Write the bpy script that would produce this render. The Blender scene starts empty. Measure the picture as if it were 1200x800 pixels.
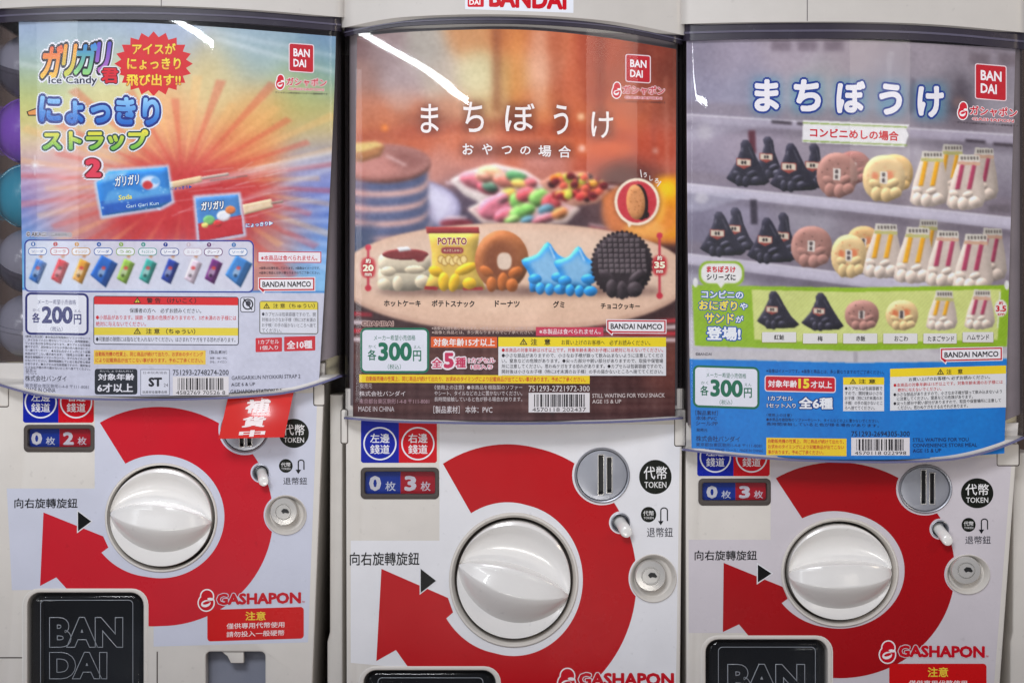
import bpy, bmesh, math, random
import numpy as np
from mathutils import Vector
random.seed(7); np.random.seed(7)
R = math.radians

# ------------------------------------------------------------------ camera, world, lamps, exposure
S = 0.0007            # metres per photo pixel on the plane d = 0
D = 1900.0            # camera distance in the same pixels
scene = bpy.context.scene
C = scene.collection
cam = bpy.data.cameras.new('camera')
cam.sensor_width = 36.0
cam.lens = 36.0 * D / 1200.0
cam.clip_start = 0.01; cam.clip_end = 100
camo = bpy.data.objects.new('camera', cam); C.objects.link(camo)
camo.location = (0, -D * S, 0); camo.rotation_euler = (R(90), 0, 0)
scene.camera = camo

world = bpy.data.worlds.new('World'); scene.world = world; world.use_nodes = True
bg = world.node_tree.nodes['Background']
bg.inputs[0].default_value = (0.80, 0.84, 1.0, 1); bg.inputs[1].default_value = 0.25

def area(name, loc, target, sx, sy, power, col):
    l = bpy.data.lights.new(name, 'AREA'); l.shape = 'RECTANGLE'; l.size = sx; l.size_y = sy
    l.energy = power; l.color = col
    o = bpy.data.objects.new(name, l); C.objects.link(o); o.location = loc
    v = Vector(target) - Vector(loc)
    o.rotation_euler = v.to_track_quat('-Z', 'Y').to_euler()
    return o
area('ceiling_panel_lamp', (-0.5, -2.2, 1.5), (-0.05, 0, 0), 0.9, 0.6, 36, (0.95, 0.96, 1.0))
area('low_fill_lamp', (-0.15, -2.0, -1.0), (0.0, 0, -0.1), 0.9, 0.5, 29, (1.0, 0.97, 0.92))  # added low fill that brightens the knobs' lower walls
area('warm_shop_lamp', (1.9, -1.3, 0.9), (0.2, 0, 0), 0.4, 0.4, 6, (1.0, 0.84, 0.62))
tube = area('led_tube_lamp', (-1.15, -2.5, 0.722), (-0.3, 0, 0.1), 1.45, 0.016, 6.0, (0.93, 0.97, 1.0))
tube.rotation_euler = (R(80), R(0), R(-14)); tube.rotation_euler.rotate_axis('Z', R(-10))
area('warm_reflection_fill', (1.35, -3.6, 0.75), (0.2, 0, 0), 0.7, 0.5, 3.0, (1.0, 0.93, 0.82))  # added soft source for a faint warm reflection on the covers
area('cool_reflection_fill', (-2.3, -3.4, 0.35), (-0.2, 0, 0), 0.45, 1.1, 5, (0.9, 0.95, 1.0))  # second added source, there for cool reflections in the covers

scene.view_settings.view_transform = 'Standard'
scene.view_settings.look = 'None'
scene.view_settings.exposure = 0.0
scene.view_settings.gamma = 1.0
scene.render.engine = 'CYCLES'
scene.cycles.max_bounces = 8
scene.cycles.transparent_max_bounces = 16
scene.cycles.caustics_reflective = False
scene.cycles.caustics_refractive = False

# ------------------------------------------------------------------ helpers
def lin(c):
    a = np.asarray(c, dtype=float) / 255.0
    return np.where(a <= 0.04045, a / 12.92, ((a + 0.055) / 1.055) ** 2.4)
GAIN = 1.0
def ink(c):                       # picture colour -> albedo
    return np.clip(lin(c) * GAIN * 1.04 - 0.010, 0.003, 0.9)

def W(x, y, d, ref=None):
    k = (D + (d if ref is None else ref)) / D
    return ((x - 600) * k * S, d * S, -(y - 400) * k * S)

def nodes(name):
    m = bpy.data.materials.new(name); m.use_nodes = True
    return m, m.node_tree, m.node_tree.nodes['Principled BSDF']

def plastic(name, rgb, rough=0.4, mottle=0.04, bump=0.02, scale=60, metal=0.0, spec=0.5, coat=0.0):
    m, nt, p = nodes(name)
    tc = nt.nodes.new('ShaderNodeTexCoord')
    n = nt.nodes.new('ShaderNodeTexNoise'); n.inputs['Scale'].default_value = scale; n.inputs['Detail'].default_value = 5
    nt.links.new(tc.outputs['Object'], n.inputs['Vector'])
    mr = nt.nodes.new('ShaderNodeMapRange')
    mr.inputs[3].default_value = 1 - mottle; mr.inputs[4].default_value = 1 + mottle
    nt.links.new(n.outputs['Fac'], mr.inputs[0])
    mx = nt.nodes.new('ShaderNodeMix'); mx.data_type = 'RGBA'; mx.blend_type = 'MULTIPLY'; mx.inputs[0].default_value = 1
    mx.inputs[6].default_value = (*lin(rgb), 1)
    gn = nt.nodes.new('ShaderNodeTexNoise'); gn.inputs['Scale'].default_value = 7; gn.inputs['Detail'].default_value = 8; gn.inputs['Roughness'].default_value = 0.65
    nt.links.new(tc.outputs['Object'], gn.inputs['Vector'])
    gs = nt.nodes.new('ShaderNodeTexNoise'); gs.inputs['Scale'].default_value = 170; gs.inputs['Detail'].default_value = 2
    nt.links.new(tc.outputs['Object'], gs.inputs['Vector'])
    gr = nt.nodes.new('ShaderNodeMapRange'); gr.inputs[1].default_value = 0.68; gr.inputs[2].default_value = 0.78; gr.inputs[3].default_value = 1.0; gr.inputs[4].default_value = 0.90
    nt.links.new(gs.outputs['Fac'], gr.inputs[0])
    gl_ = nt.nodes.new('ShaderNodeMapRange'); gl_.inputs[1].default_value = 0.35; gl_.inputs[2].default_value = 0.7; gl_.inputs[3].default_value = 1.03; gl_.inputs[4].default_value = 0.94
    nt.links.new(gn.outputs['Fac'], gl_.inputs[0])
    gm_ = nt.nodes.new('ShaderNodeMath'); gm_.operation = 'MULTIPLY'; nt.links.new(gr.outputs[0], gm_.inputs[0]); nt.links.new(gl_.outputs[0], gm_.inputs[1])
    g2_ = nt.nodes.new('ShaderNodeMath'); g2_.operation = 'MULTIPLY'; nt.links.new(mr.outputs[0], g2_.inputs[0]); nt.links.new(gm_.outputs[0], g2_.inputs[1])
    nt.links.new(g2_.outputs[0], mx.inputs[7])
    nt.links.new(mx.outputs[2], p.inputs['Base Color'])
    r2 = nt.nodes.new('ShaderNodeMapRange'); r2.inputs[3].default_value = rough * 0.8; r2.inputs[4].default_value = rough * 1.25
    nt.links.new(n.outputs['Fac'], r2.inputs[0]); nt.links.new(r2.outputs[0], p.inputs['Roughness'])
    p.inputs['Metallic'].default_value = metal
    p.inputs['Specular IOR Level'].default_value = spec
    p.inputs['Coat Weight'].default_value = coat
    if bump:
        n2 = nt.nodes.new('ShaderNodeTexNoise'); n2.inputs['Scale'].default_value = 900; n2.inputs['Detail'].default_value = 2
        nt.links.new(tc.outputs['Object'], n2.inputs['Vector'])
        b = nt.nodes.new('ShaderNodeBump'); b.inputs['Strength'].default_value = bump; b.inputs['Distance'].default_value = 0.001
        nt.links.new(n2.outputs['Fac'], b.inputs['Height']); nt.links.new(b.outputs[0], p.inputs['Normal'])
    return m

def ink_mat(name, rough, spec):
    m, nt, p = nodes(name)
    a = nt.nodes.new('ShaderNodeAttribute'); a.attribute_name = 'Col'
    tc = nt.nodes.new('ShaderNodeTexCoord')
    n = nt.nodes.new('ShaderNodeTexNoise'); n.inputs['Scale'].default_value = 35; n.inputs['Detail'].default_value = 6
    nt.links.new(tc.outputs['Object'], n.inputs['Vector'])
    mr = nt.nodes.new('ShaderNodeMapRange'); mr.inputs[3].default_value = 0.94; mr.inputs[4].default_value = 1.05
    nt.links.new(n.outputs['Fac'], mr.inputs[0])
    mx = nt.nodes.new('ShaderNodeMix'); mx.data_type = 'RGBA'; mx.blend_type = 'MULTIPLY'; mx.inputs[0].default_value = 1
    gn = nt.nodes.new('ShaderNodeTexNoise'); gn.inputs['Scale'].default_value = 7; gn.inputs['Detail'].default_value = 8; gn.inputs['Roughness'].default_value = 0.65
    nt.links.new(tc.outputs['Object'], gn.inputs['Vector'])
    gs = nt.nodes.new('ShaderNodeTexNoise'); gs.inputs['Scale'].default_value = 170; gs.inputs['Detail'].default_value = 2
    nt.links.new(tc.outputs['Object'], gs.inputs['Vector'])
    gr = nt.nodes.new('ShaderNodeMapRange'); gr.inputs[1].default_value = 0.68; gr.inputs[2].default_value = 0.78; gr.inputs[3].default_value = 1.0; gr.inputs[4].default_value = 0.90
    nt.links.new(gs.outputs['Fac'], gr.inputs[0])
    gl_ = nt.nodes.new('ShaderNodeMapRange'); gl_.inputs[1].default_value = 0.35; gl_.inputs[2].default_value = 0.7; gl_.inputs[3].default_value = 1.03; gl_.inputs[4].default_value = 0.94
    nt.links.new(gn.outputs['Fac'], gl_.inputs[0])
    gm_ = nt.nodes.new('ShaderNodeMath'); gm_.operation = 'MULTIPLY'; nt.links.new(gr.outputs[0], gm_.inputs[0]); nt.links.new(gl_.outputs[0], gm_.inputs[1])
    g2_ = nt.nodes.new('ShaderNodeMath'); g2_.operation = 'MULTIPLY'; nt.links.new(mr.outputs[0], g2_.inputs[0]); nt.links.new(gm_.outputs[0], g2_.inputs[1])
    nt.links.new(a.outputs['Color'], mx.inputs[6]); nt.links.new(g2_.outputs[0], mx.inputs[7])
    nt.links.new(mx.outputs[2], p.inputs['Base Color'])
    rr_ = nt.nodes.new('ShaderNodeMapRange'); rr_.inputs[1].default_value = 0.3; rr_.inputs[2].default_value = 0.7; rr_.inputs[3].default_value = rough * .75; rr_.inputs[4].default_value = rough * 1.4
    nt.links.new(gn.outputs['Fac'], rr_.inputs[0]); nt.links.new(rr_.outputs[0], p.inputs['Roughness'])
    p.inputs['Specular IOR Level'].default_value = spec
    return m

def clear_mat(name, tint=(1, 1, 1), ior=1.45, rough=0.03, wav=0.15):
    m = bpy.data.materials.new(name); m.use_nodes = True; nt = m.node_tree; nt.nodes.clear()
    out = nt.nodes.new('ShaderNodeOutputMaterial'); mix = nt.nodes.new('ShaderNodeMixShader')
    tr = nt.nodes.new('ShaderNodeBsdfTransparent'); tr.inputs[0].default_value = (*tint, 1)
    gl = nt.nodes.new('ShaderNodeBsdfGlossy'); gl.inputs['Roughness'].default_value = rough
    f0 = ((ior - 1) / (ior + 1)) ** 2
    lw = nt.nodes.new('ShaderNodeLayerWeight'); lw.inputs[0].default_value = 0.5
    pw = nt.nodes.new('ShaderNodeMath'); pw.operation = 'POWER'; pw.inputs[1].default_value = 5
    nt.links.new(lw.outputs['Facing'], pw.inputs[0])
    fr = nt.nodes.new('ShaderNodeMapRange'); fr.inputs[3].default_value = f0; fr.inputs[4].default_value = 0.85
    nt.links.new(pw.outputs[0], fr.inputs[0])
    tc = nt.nodes.new('ShaderNodeTexCoord')
    n = nt.nodes.new('ShaderNodeTexNoise'); n.inputs['Scale'].default_value = 9; n.inputs['Detail'].default_value = 2
    nt.links.new(tc.outputs['Object'], n.inputs['Vector'])
    b = nt.nodes.new('ShaderNodeBump'); b.inputs['Strength'].default_value = wav; b.inputs['Distance'].default_value = 0.004
    nt.links.new(n.outputs['Fac'], b.inputs['Height'])
    nt.links.new(b.outputs[0], gl.inputs['Normal'])
    g2 = nt.nodes.new('ShaderNodeBsdfGlossy'); g2.inputs['Roughness'].default_value = 0.2
    n3 = nt.nodes.new('ShaderNodeTexNoise'); n3.inputs['Scale'].default_value = 260; n3.inputs['Detail'].default_value = 3
    mp = nt.nodes.new('ShaderNodeMapping'); mp.inputs['Scale'].default_value = (1, 1, 0.35); nt.links.new(tc.outputs['Object'], mp.inputs[0]); nt.links.new(mp.outputs[0], n3.inputs['Vector'])
    b3 = nt.nodes.new('ShaderNodeBump'); b3.inputs['Strength'].default_value = 0.35; b3.inputs['Distance'].default_value = 0.001
    nt.links.new(n3.outputs['Fac'], b3.inputs['Height']); nt.links.new(b3.outputs[0], g2.inputs['Normal'])
    gm = nt.nodes.new('ShaderNodeMixShader'); gm.inputs[0].default_value = 0.3
    nt.links.new(gl.outputs[0], gm.inputs[1]); nt.links.new(g2.outputs[0], gm.inputs[2])
    nt.links.new(fr.outputs[0], mix.inputs[0]); nt.links.new(tr.outputs[0], mix.inputs[1]); nt.links.new(gm.outputs[0], mix.inputs[2])
    nt.links.new(mix.outputs[0], out.inputs[0])
    return m

M = {}
M['paper'] = ink_mat('paper_print', 0.42, 0.35)
M['vinyl'] = ink_mat('vinyl_print', 0.26, 0.22)
M['white'] = plastic('cream_white_plastic', (216, 211, 204), 0.36)
M['cap'] = plastic('grey_white_cap_plastic', (186, 182, 178), 0.34)
M['rim_lip'] = plastic('lip_highlight_grey', (84, 80, 98), 0.2, 0.05, 0.0)  # lighter than the dark rim: a subtle highlight put into the lip's colour
M['knob'] = plastic('glossy_cream_plastic', (236, 234, 231), 0.2, 0.02, 0.0, spec=0.6, coat=0.3)
M['dark_rim'] = plastic('dark_violet_plastic', (44, 39, 52), 0.25, 0.1, 0.0)
M['black'] = plastic('black_plastic', (18, 18, 20), 0.4, 0.1, 0.0)
M['inside'] = plastic('brown_shadow_board', (96, 78, 70), 0.7, 0.15)
M['case_inside'] = plastic('dark_case_interior', (128, 118, 122), 0.4, 0.15)
M['cream'] = plastic('cream_tray_plastic', (222, 212, 180), 0.4)
M['blue_rim'] = plastic('blue_grey_edge_plastic', (104, 104, 140), 0.15, 0.05, 0.0)
M['silver'] = plastic('grey_metal_plate', (158, 160, 168), 0.35, 0.08, 0.03, metal=0.45)
M['chrome'] = plastic('worn_nickel', (208, 205, 200), 0.24, 0.05, 0.02, metal=0.45)
M['smoke'] = plastic('smoky_dark_plastic', (22, 22, 24), 0.08, 0.12, 0.0, scale=25, coat=0.6)
M['well'] = plastic('grey_well_plastic', (104, 108, 114), 0.4)
nt_ = M['smoke'].node_tree; pb_ = nt_.nodes['Principled BSDF']; tr_ = nt_.nodes.new('ShaderNodeBsdfTransparent'); tr_.inputs[0].default_value = (.80, .82, .84, 1)
mx_ = nt_.nodes.new('ShaderNodeMixShader'); mx_.inputs[0].default_value = 0.34
nt_.links.new(tr_.outputs[0], mx_.inputs[1]); nt_.links.new(pb_.outputs[0], mx_.inputs[2]); nt_.links.new(mx_.outputs[0], nt_.nodes['Material Output'].inputs[0])
M['smoke_edge'] = plastic('smoky_plastic_ridge', (150, 156, 164), 0.14, 0.05, 0.0, coat=0.6)
M['groove'] = plastic('dark_seam', (70, 62, 58), 0.6, 0.05, 0.0)
M['grey_hole'] = plastic('grey_chute_plastic', (128, 132, 146), 0.4)
M['clear'] = clear_mat('clear_case_plastic', (0.985, 0.985, 0.99), 1.34, 0.022, 0.04)
M['window'] = clear_mat('counter_window_plastic', (0.9, 0.9, 0.92), 1.4, 0.05, 0.02)
M['purple'] = plastic('purple_capsule_plastic', (112, 70, 165), 0.25, 0.05, 0.0)
M['teal'] = plastic('teal_capsule_plastic', (50, 125, 150), 0.25, 0.05, 0.0)
M['greycap'] = plastic('grey_capsule_plastic', (70, 66, 76), 0.25, 0.05, 0.0)
M['capclear'] = plastic('milky_capsule_plastic', (120, 118, 130), 0.2, 0.05, 0.0)

def tag(o, label=None, cat=None, group=None, kind=None):
    if label: o['label'] = label
    if cat: o['category'] = cat
    if group: o['group'] = group
    if kind: o['kind'] = kind
    return o

def empty(name, loc=(0, 0, 0)):
    o = bpy.data.objects.new(name, None); C.objects.link(o); o.location = loc; o.empty_display_size = 0.02
    return o

def link(name, me, mat, parent=None, smooth=None):
    o = bpy.data.objects.new(name, me); C.objects.link(o)
    if mat is not None and not me.materials: me.materials.append(mat)
    if smooth is not None:
        for p in me.polygons: p.use_smooth = True
        me.set_sharp_from_angle(angle=R(smooth))
    if parent:
        o.parent = parent
        base = Vector((0, 0, 0)); q = parent
        while q: base += q.location; q = q.parent
        o.location = -base
    return o

def mesh(name, verts, faces, mat, parent=None, smooth=None):
    me = bpy.data.meshes.new(name); me.from_pydata([tuple(v) for v in verts], [], faces); me.update()
    bm = bmesh.new(); bm.from_mesh(me); bmesh.ops.remove_doubles(bm, verts=bm.verts, dist=1e-7)
    bmesh.ops.recalc_face_normals(bm, faces=bm.faces); bm.to_mesh(me); bm.free()
    return link(name, me, mat, parent, smooth)

def rrect(x0, y0, x1, y1, r, n=6, dy=0.0):
    """rounded rectangle loop; dy = how far the right side sits lower than the left"""
    P = []
    for cx, cy, a in ((x1 - r, y0 + r, -90), (x1 - r, y1 - r, 0), (x0 + r, y1 - r, 90), (x0 + r, y0 + r, 180)):
        for i in range(n + 1):
            t = R(a + 90 * i / n); P.append((cx + r * math.cos(t), cy + r * math.sin(t)))
    return [(x, y + dy * (x - x0) / max(1e-6, (x1 - x0))) for x, y in P]

def ell(cx, cy, rx, ry=None, n=48, rot=0.0):
    ry = rx if ry is None else ry
    c, s = math.cos(rot), math.sin(rot)
    return [(cx + rx * math.cos(2 * math.pi * i / n) * c - ry * math.sin(2 * math.pi * i / n) * s,
             cy + rx * math.cos(2 * math.pi * i / n) * s + ry * math.sin(2 * math.pi * i / n) * c) for i in range(n)]

def quad(x0, y0, x1, y1, dy=0.0):
    return [(x0, y0), (x1, y0 + dy), (x1, y1 + dy), (x0, y1)]

# ------------------------------------------------------------------ flat print: text and shapes, filled as meshes
TMP = bpy.data.collections.new('tmp'); C.children.link(TMP)
JOBS = []
def shape_curve(loops, extrude=0.0, bevel=0.0):
    cu = bpy.data.curves.new('s', 'CURVE'); cu.dimensions = '2D'; cu.fill_mode = 'BOTH'
    cu.extrude = extrude; cu.bevel_depth = bevel; cu.bevel_resolution = 2
    if bevel: cu.offset = -bevel
    for L in loops:
        sp = cu.splines.new('POLY'); sp.points.add(len(L) - 1); sp.use_cyclic_u = True
        sp.points.foreach_set('co', [v for (x, y) in L for v in (x, -y, 0, 1)])
    o = bpy.data.objects.new('s', cu); TMP.objects.link(o)
    return o

class Print:
    """one printed element = one mesh object, made of several pieces of text and flat shapes"""
    def __init__(s, name, surf, parent, mat, base=1):
        s.name, s.surf, s.parent, s.mat, s.base, s.pieces = name, surf, parent, mat, base, []
        JOBS.append(s)
        s.obj = None
    def shape(s, loops, col, lay=0, cut=()):
        if loops and not isinstance(loops[0], list): loops = [loops]
        s.pieces.append(dict(o=shape_curve(loops), col=col, lay=lay, fit=None, cut=cut)); return s
    def box(s, x0, y0, x1, y1, col, r=0, dy=0, lay=0):
        return s.shape(rrect(x0, y0, x1, y1, r, dy=dy) if r else quad(x0, y0, x1, y1, dy), col, lay)
    def frame(s, x0, y0, x1, y1, w, col, fill, r=3, dy=0, lay=0):
        s.box(x0, y0, x1, y1, col, r, dy, lay)
        return s.box(x0 + w, y0 + w, x1 - w, y1 - w, fill, max(0.3, r - w), dy * (x1 - x0 - 2 * w) / (x1 - x0), lay + 1)
    def text(s, t, x0, y0, x1, y1, col, b=0.0, dy=0.0, out=(), lay=2, shear=0.0):
        cu = bpy.data.curves.new('t', 'FONT'); cu.body = t; cu.resolution_u = 2 if y1 - y0 < 20 else 4
        if b < 0: cu.offset = b
        o = bpy.data.objects.new('t', cu); TMP.objects.link(o)
        for i, (off, oc) in enumerate(list(out) + [(max(b, 0), col)]):
            s.pieces.append(dict(o=o, col=oc, lay=lay + i, fit=(x0, y0, x1, y1, dy, shear), dil=off, b=max(b, 0)))
        return s
    def build(s, dg):
        V, F, K, n0 = [], [], [], 0
        ref = None
        for p in s.pieces:
            me = bpy.data.meshes.new_from_object(p['o'].evaluated_get(dg))
            n = len(me.vertices)
            if not n: continue
            if p['fit']:
                co = np.empty(n * 3); me.vertices.foreach_get('co', co); co = co.reshape(-1, 3)
                x0, y0, x1, y1, dy, sh = p['fit']
                g = p['b']; q = p['dil']; zz = [0.0] * n
                polys = [tuple(f.vertices) for f in me.polygons]
                a0, a1 = co[:, 0].min() - g, co[:, 0].max() + g; b0, b1 = co[:, 1].min() - g, co[:, 1].max() + g
                if q > 0.004:
                    nc = 4 if (y1 - y0 < 7 and q < .08) else (8 if q < .08 else 12)
                    base, bp = co, polys; cs, ps, zz = [base], list(bp), [np.zeros(n)]
                    for c in range(nc):
                        t = 2 * math.pi * (c + .5) / nc
                        cs.append(base + np.array((q * math.cos(t), q * math.sin(t), 0))); zz.append(np.full(n, -(c + 1) * .07))
                        ps += [tuple(w + n * (c + 1) for w in f) for f in bp]
                    co = np.vstack(cs); polys = ps; zz = np.concatenate(zz)
                zz = np.asarray(zz)
                u = (co[:, 0] - a0) / max(a1 - a0, 1e-6); v = (b1 - co[:, 1]) / max(b1 - b0, 1e-6)
                X = x0 + u * (x1 - x0); Y = y0 + v * (y1 - y0) + dy * u
                X = X + sh * (0.5 - v) * (y1 - y0)
            else:
                bm = bmesh.new(); bm.from_mesh(me)
                xs = [q.co.x for q in bm.verts]; lo, hi = min(xs), max(xs)
                if hi - lo > 14:
                    k = math.floor(lo / 12) + 1
                    while k * 12 < hi:
                        bmesh.ops.bisect_plane(bm, geom=bm.verts[:] + bm.edges[:] + bm.faces[:], plane_co=(k * 12 + 0.013, 0, 0), plane_no=(1, 0, 0))
                        k += 1
                for L in p['cut']:
                    xs_ = [q[0] for q in L]; ys_ = [-q[1] for q in L]; bb = (min(xs_), min(ys_), max(xs_), max(ys_))
                    ar = sum(L[i][0] * -L[(i + 1) % len(L)][1] + L[(i + 1) % len(L)][0] * L[i][1] for i in range(len(L)))
                    sg = 1 if ar > 0 else -1
                    def near(f):
                        fx = [q.co.x for q in f.verts]; fy = [q.co.y for q in f.verts]
                        return max(fx) > bb[0] and min(fx) < bb[2] and max(fy) > bb[1] and min(fy) < bb[3]
                    for i in range(len(L)):
                        a, b = Vector((L[i][0], -L[i][1], 0)), Vector((L[(i + 1) % len(L)][0], -L[(i + 1) % len(L)][1], 0)); t = b - a
                        fs = [f for f in bm.faces if near(f)]
                        ge = list({e for f in fs for e in f.edges}) + list({q for f in fs for q in f.verts}) + fs
                        bmesh.ops.bisect_plane(bm, geom=ge, plane_co=a, plane_no=(t.y, -t.x, 0))
                    kill = []
                    for f in bm.faces:
                        if not near(f): continue
                        c = f.calc_center_median()
                        if all(((L[(i + 1) % len(L)][0] - L[i][0]) * (c.y + L[i][1]) - (-L[(i + 1) % len(L)][1] + L[i][1]) * (c.x - L[i][0])) * sg > 0 for i in range(len(L))): kill.append(f)
                    bmesh.ops.delete(bm, geom=kill, context='FACES')
                bm.verts.index_update()
                X = np.array([q.co.x for q in bm.verts]); Y = np.array([-q.co.y for q in bm.verts])
                polys = [tuple(q.index for q in f.verts) for f in bm.faces]
                bm.free(); zz = np.zeros(len(X)); u = (X - X.min()) / max(np.ptp(X), 1e-6); v = (Y - Y.min()) / max(np.ptp(Y), 1e-6)
            lay = s.base + p['lay']
            px, py, pz = s.surf(X, Y, lay + zz); V += list(zip((px + 0 * X).tolist(), (py + 0 * X).tolist(), (pz + 0 * X).tolist()))
            if callable(p['col']): K += [ink(p['col'](u[i], v[i])) for i in range(len(X))]
            else: K += [ink(p['col'])] * len(X)
            F += [tuple(q + n0 for q in f) for f in polys]; n0 += len(X)
            bpy.data.meshes.remove(me)
        me = bpy.data.meshes.new(s.name); me.from_pydata(V, [], F); me.update()
        at = me.color_attributes.new('Col', 'FLOAT_COLOR', 'POINT')
        at.data.foreach_set('color', np.hstack([np.array(K), np.ones((len(K), 1))]).astype(np.float32).ravel())
        s.obj = link(s.name, me, s.mat, s.parent)

def flush():
    bpy.context.view_layer.update(); dg = bpy.context.evaluated_depsgraph_get()
    for j in JOBS: j.build(dg)
    JOBS.clear()
    for o in list(TMP.objects):
        d = o.data; bpy.data.objects.remove(o)
        if d.users == 0: bpy.data.curves.remove(d)

LAY = 0.10     # px of depth for each print layer
def panel_surf(d): return lambda x, y, lay: W(x, y, d - LAY * lay, d)

def solid(name, loops, d_front, depth, mat, parent, bevel=0.0, ref=None, smooth=40):
    """extruded outline (with holes) whose front lies at d_front and which goes back by depth"""
    if loops and not isinstance(loops[0], list): loops = [loops]
    o = shape_curve(loops, extrude=max(0.0, depth / 2 - bevel), bevel=bevel)
    bpy.context.view_layer.update(); dg = bpy.context.evaluated_depsgraph_get()
    me = bpy.data.meshes.new_from_object(o.evaluated_get(dg))
    rf = d_front if ref is None else ref
    for v in me.vertices:
        x, y, z = v.co; v.co = W(x, -y, d_front + depth / 2 - z, rf)
    me.materials.clear(); me.name = name
    c = o.data; bpy.data.objects.remove(o); bpy.data.curves.remove(c)
    me.update()
    bm = bmesh.new(); bm.from_mesh(me); bmesh.ops.remove_doubles(bm, verts=bm.verts, dist=2e-6)
    bmesh.ops.recalc_face_normals(bm, faces=bm.faces); bm.to_mesh(me); bm.free()
    return link(name, me, mat, parent, smooth)

def lathe(name, cx, cy, rx, ry, prof, mat, parent, ref, n=64, smooth=40, cap=False):
    """prof: (radius factor, depth) list; rings are ellipses"""
    V, F = [], []
    for r, d in prof:
        for i in range(n):
            t = 2 * math.pi * i / n; V.append(W(cx + rx * r * math.cos(t), cy + ry * r * math.sin(t), d, ref))
    for j in range(len(prof) - 1):
        for i in range(n): F.append((j * n + i, j * n + (i + 1) % n, (j + 1) * n + (i + 1) % n, (j + 1) * n + i))
    if cap: F.append(tuple(range((len(prof) - 1) * n, len(prof) * n)))
    return mesh(name, V, F, mat, parent, smooth)

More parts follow.
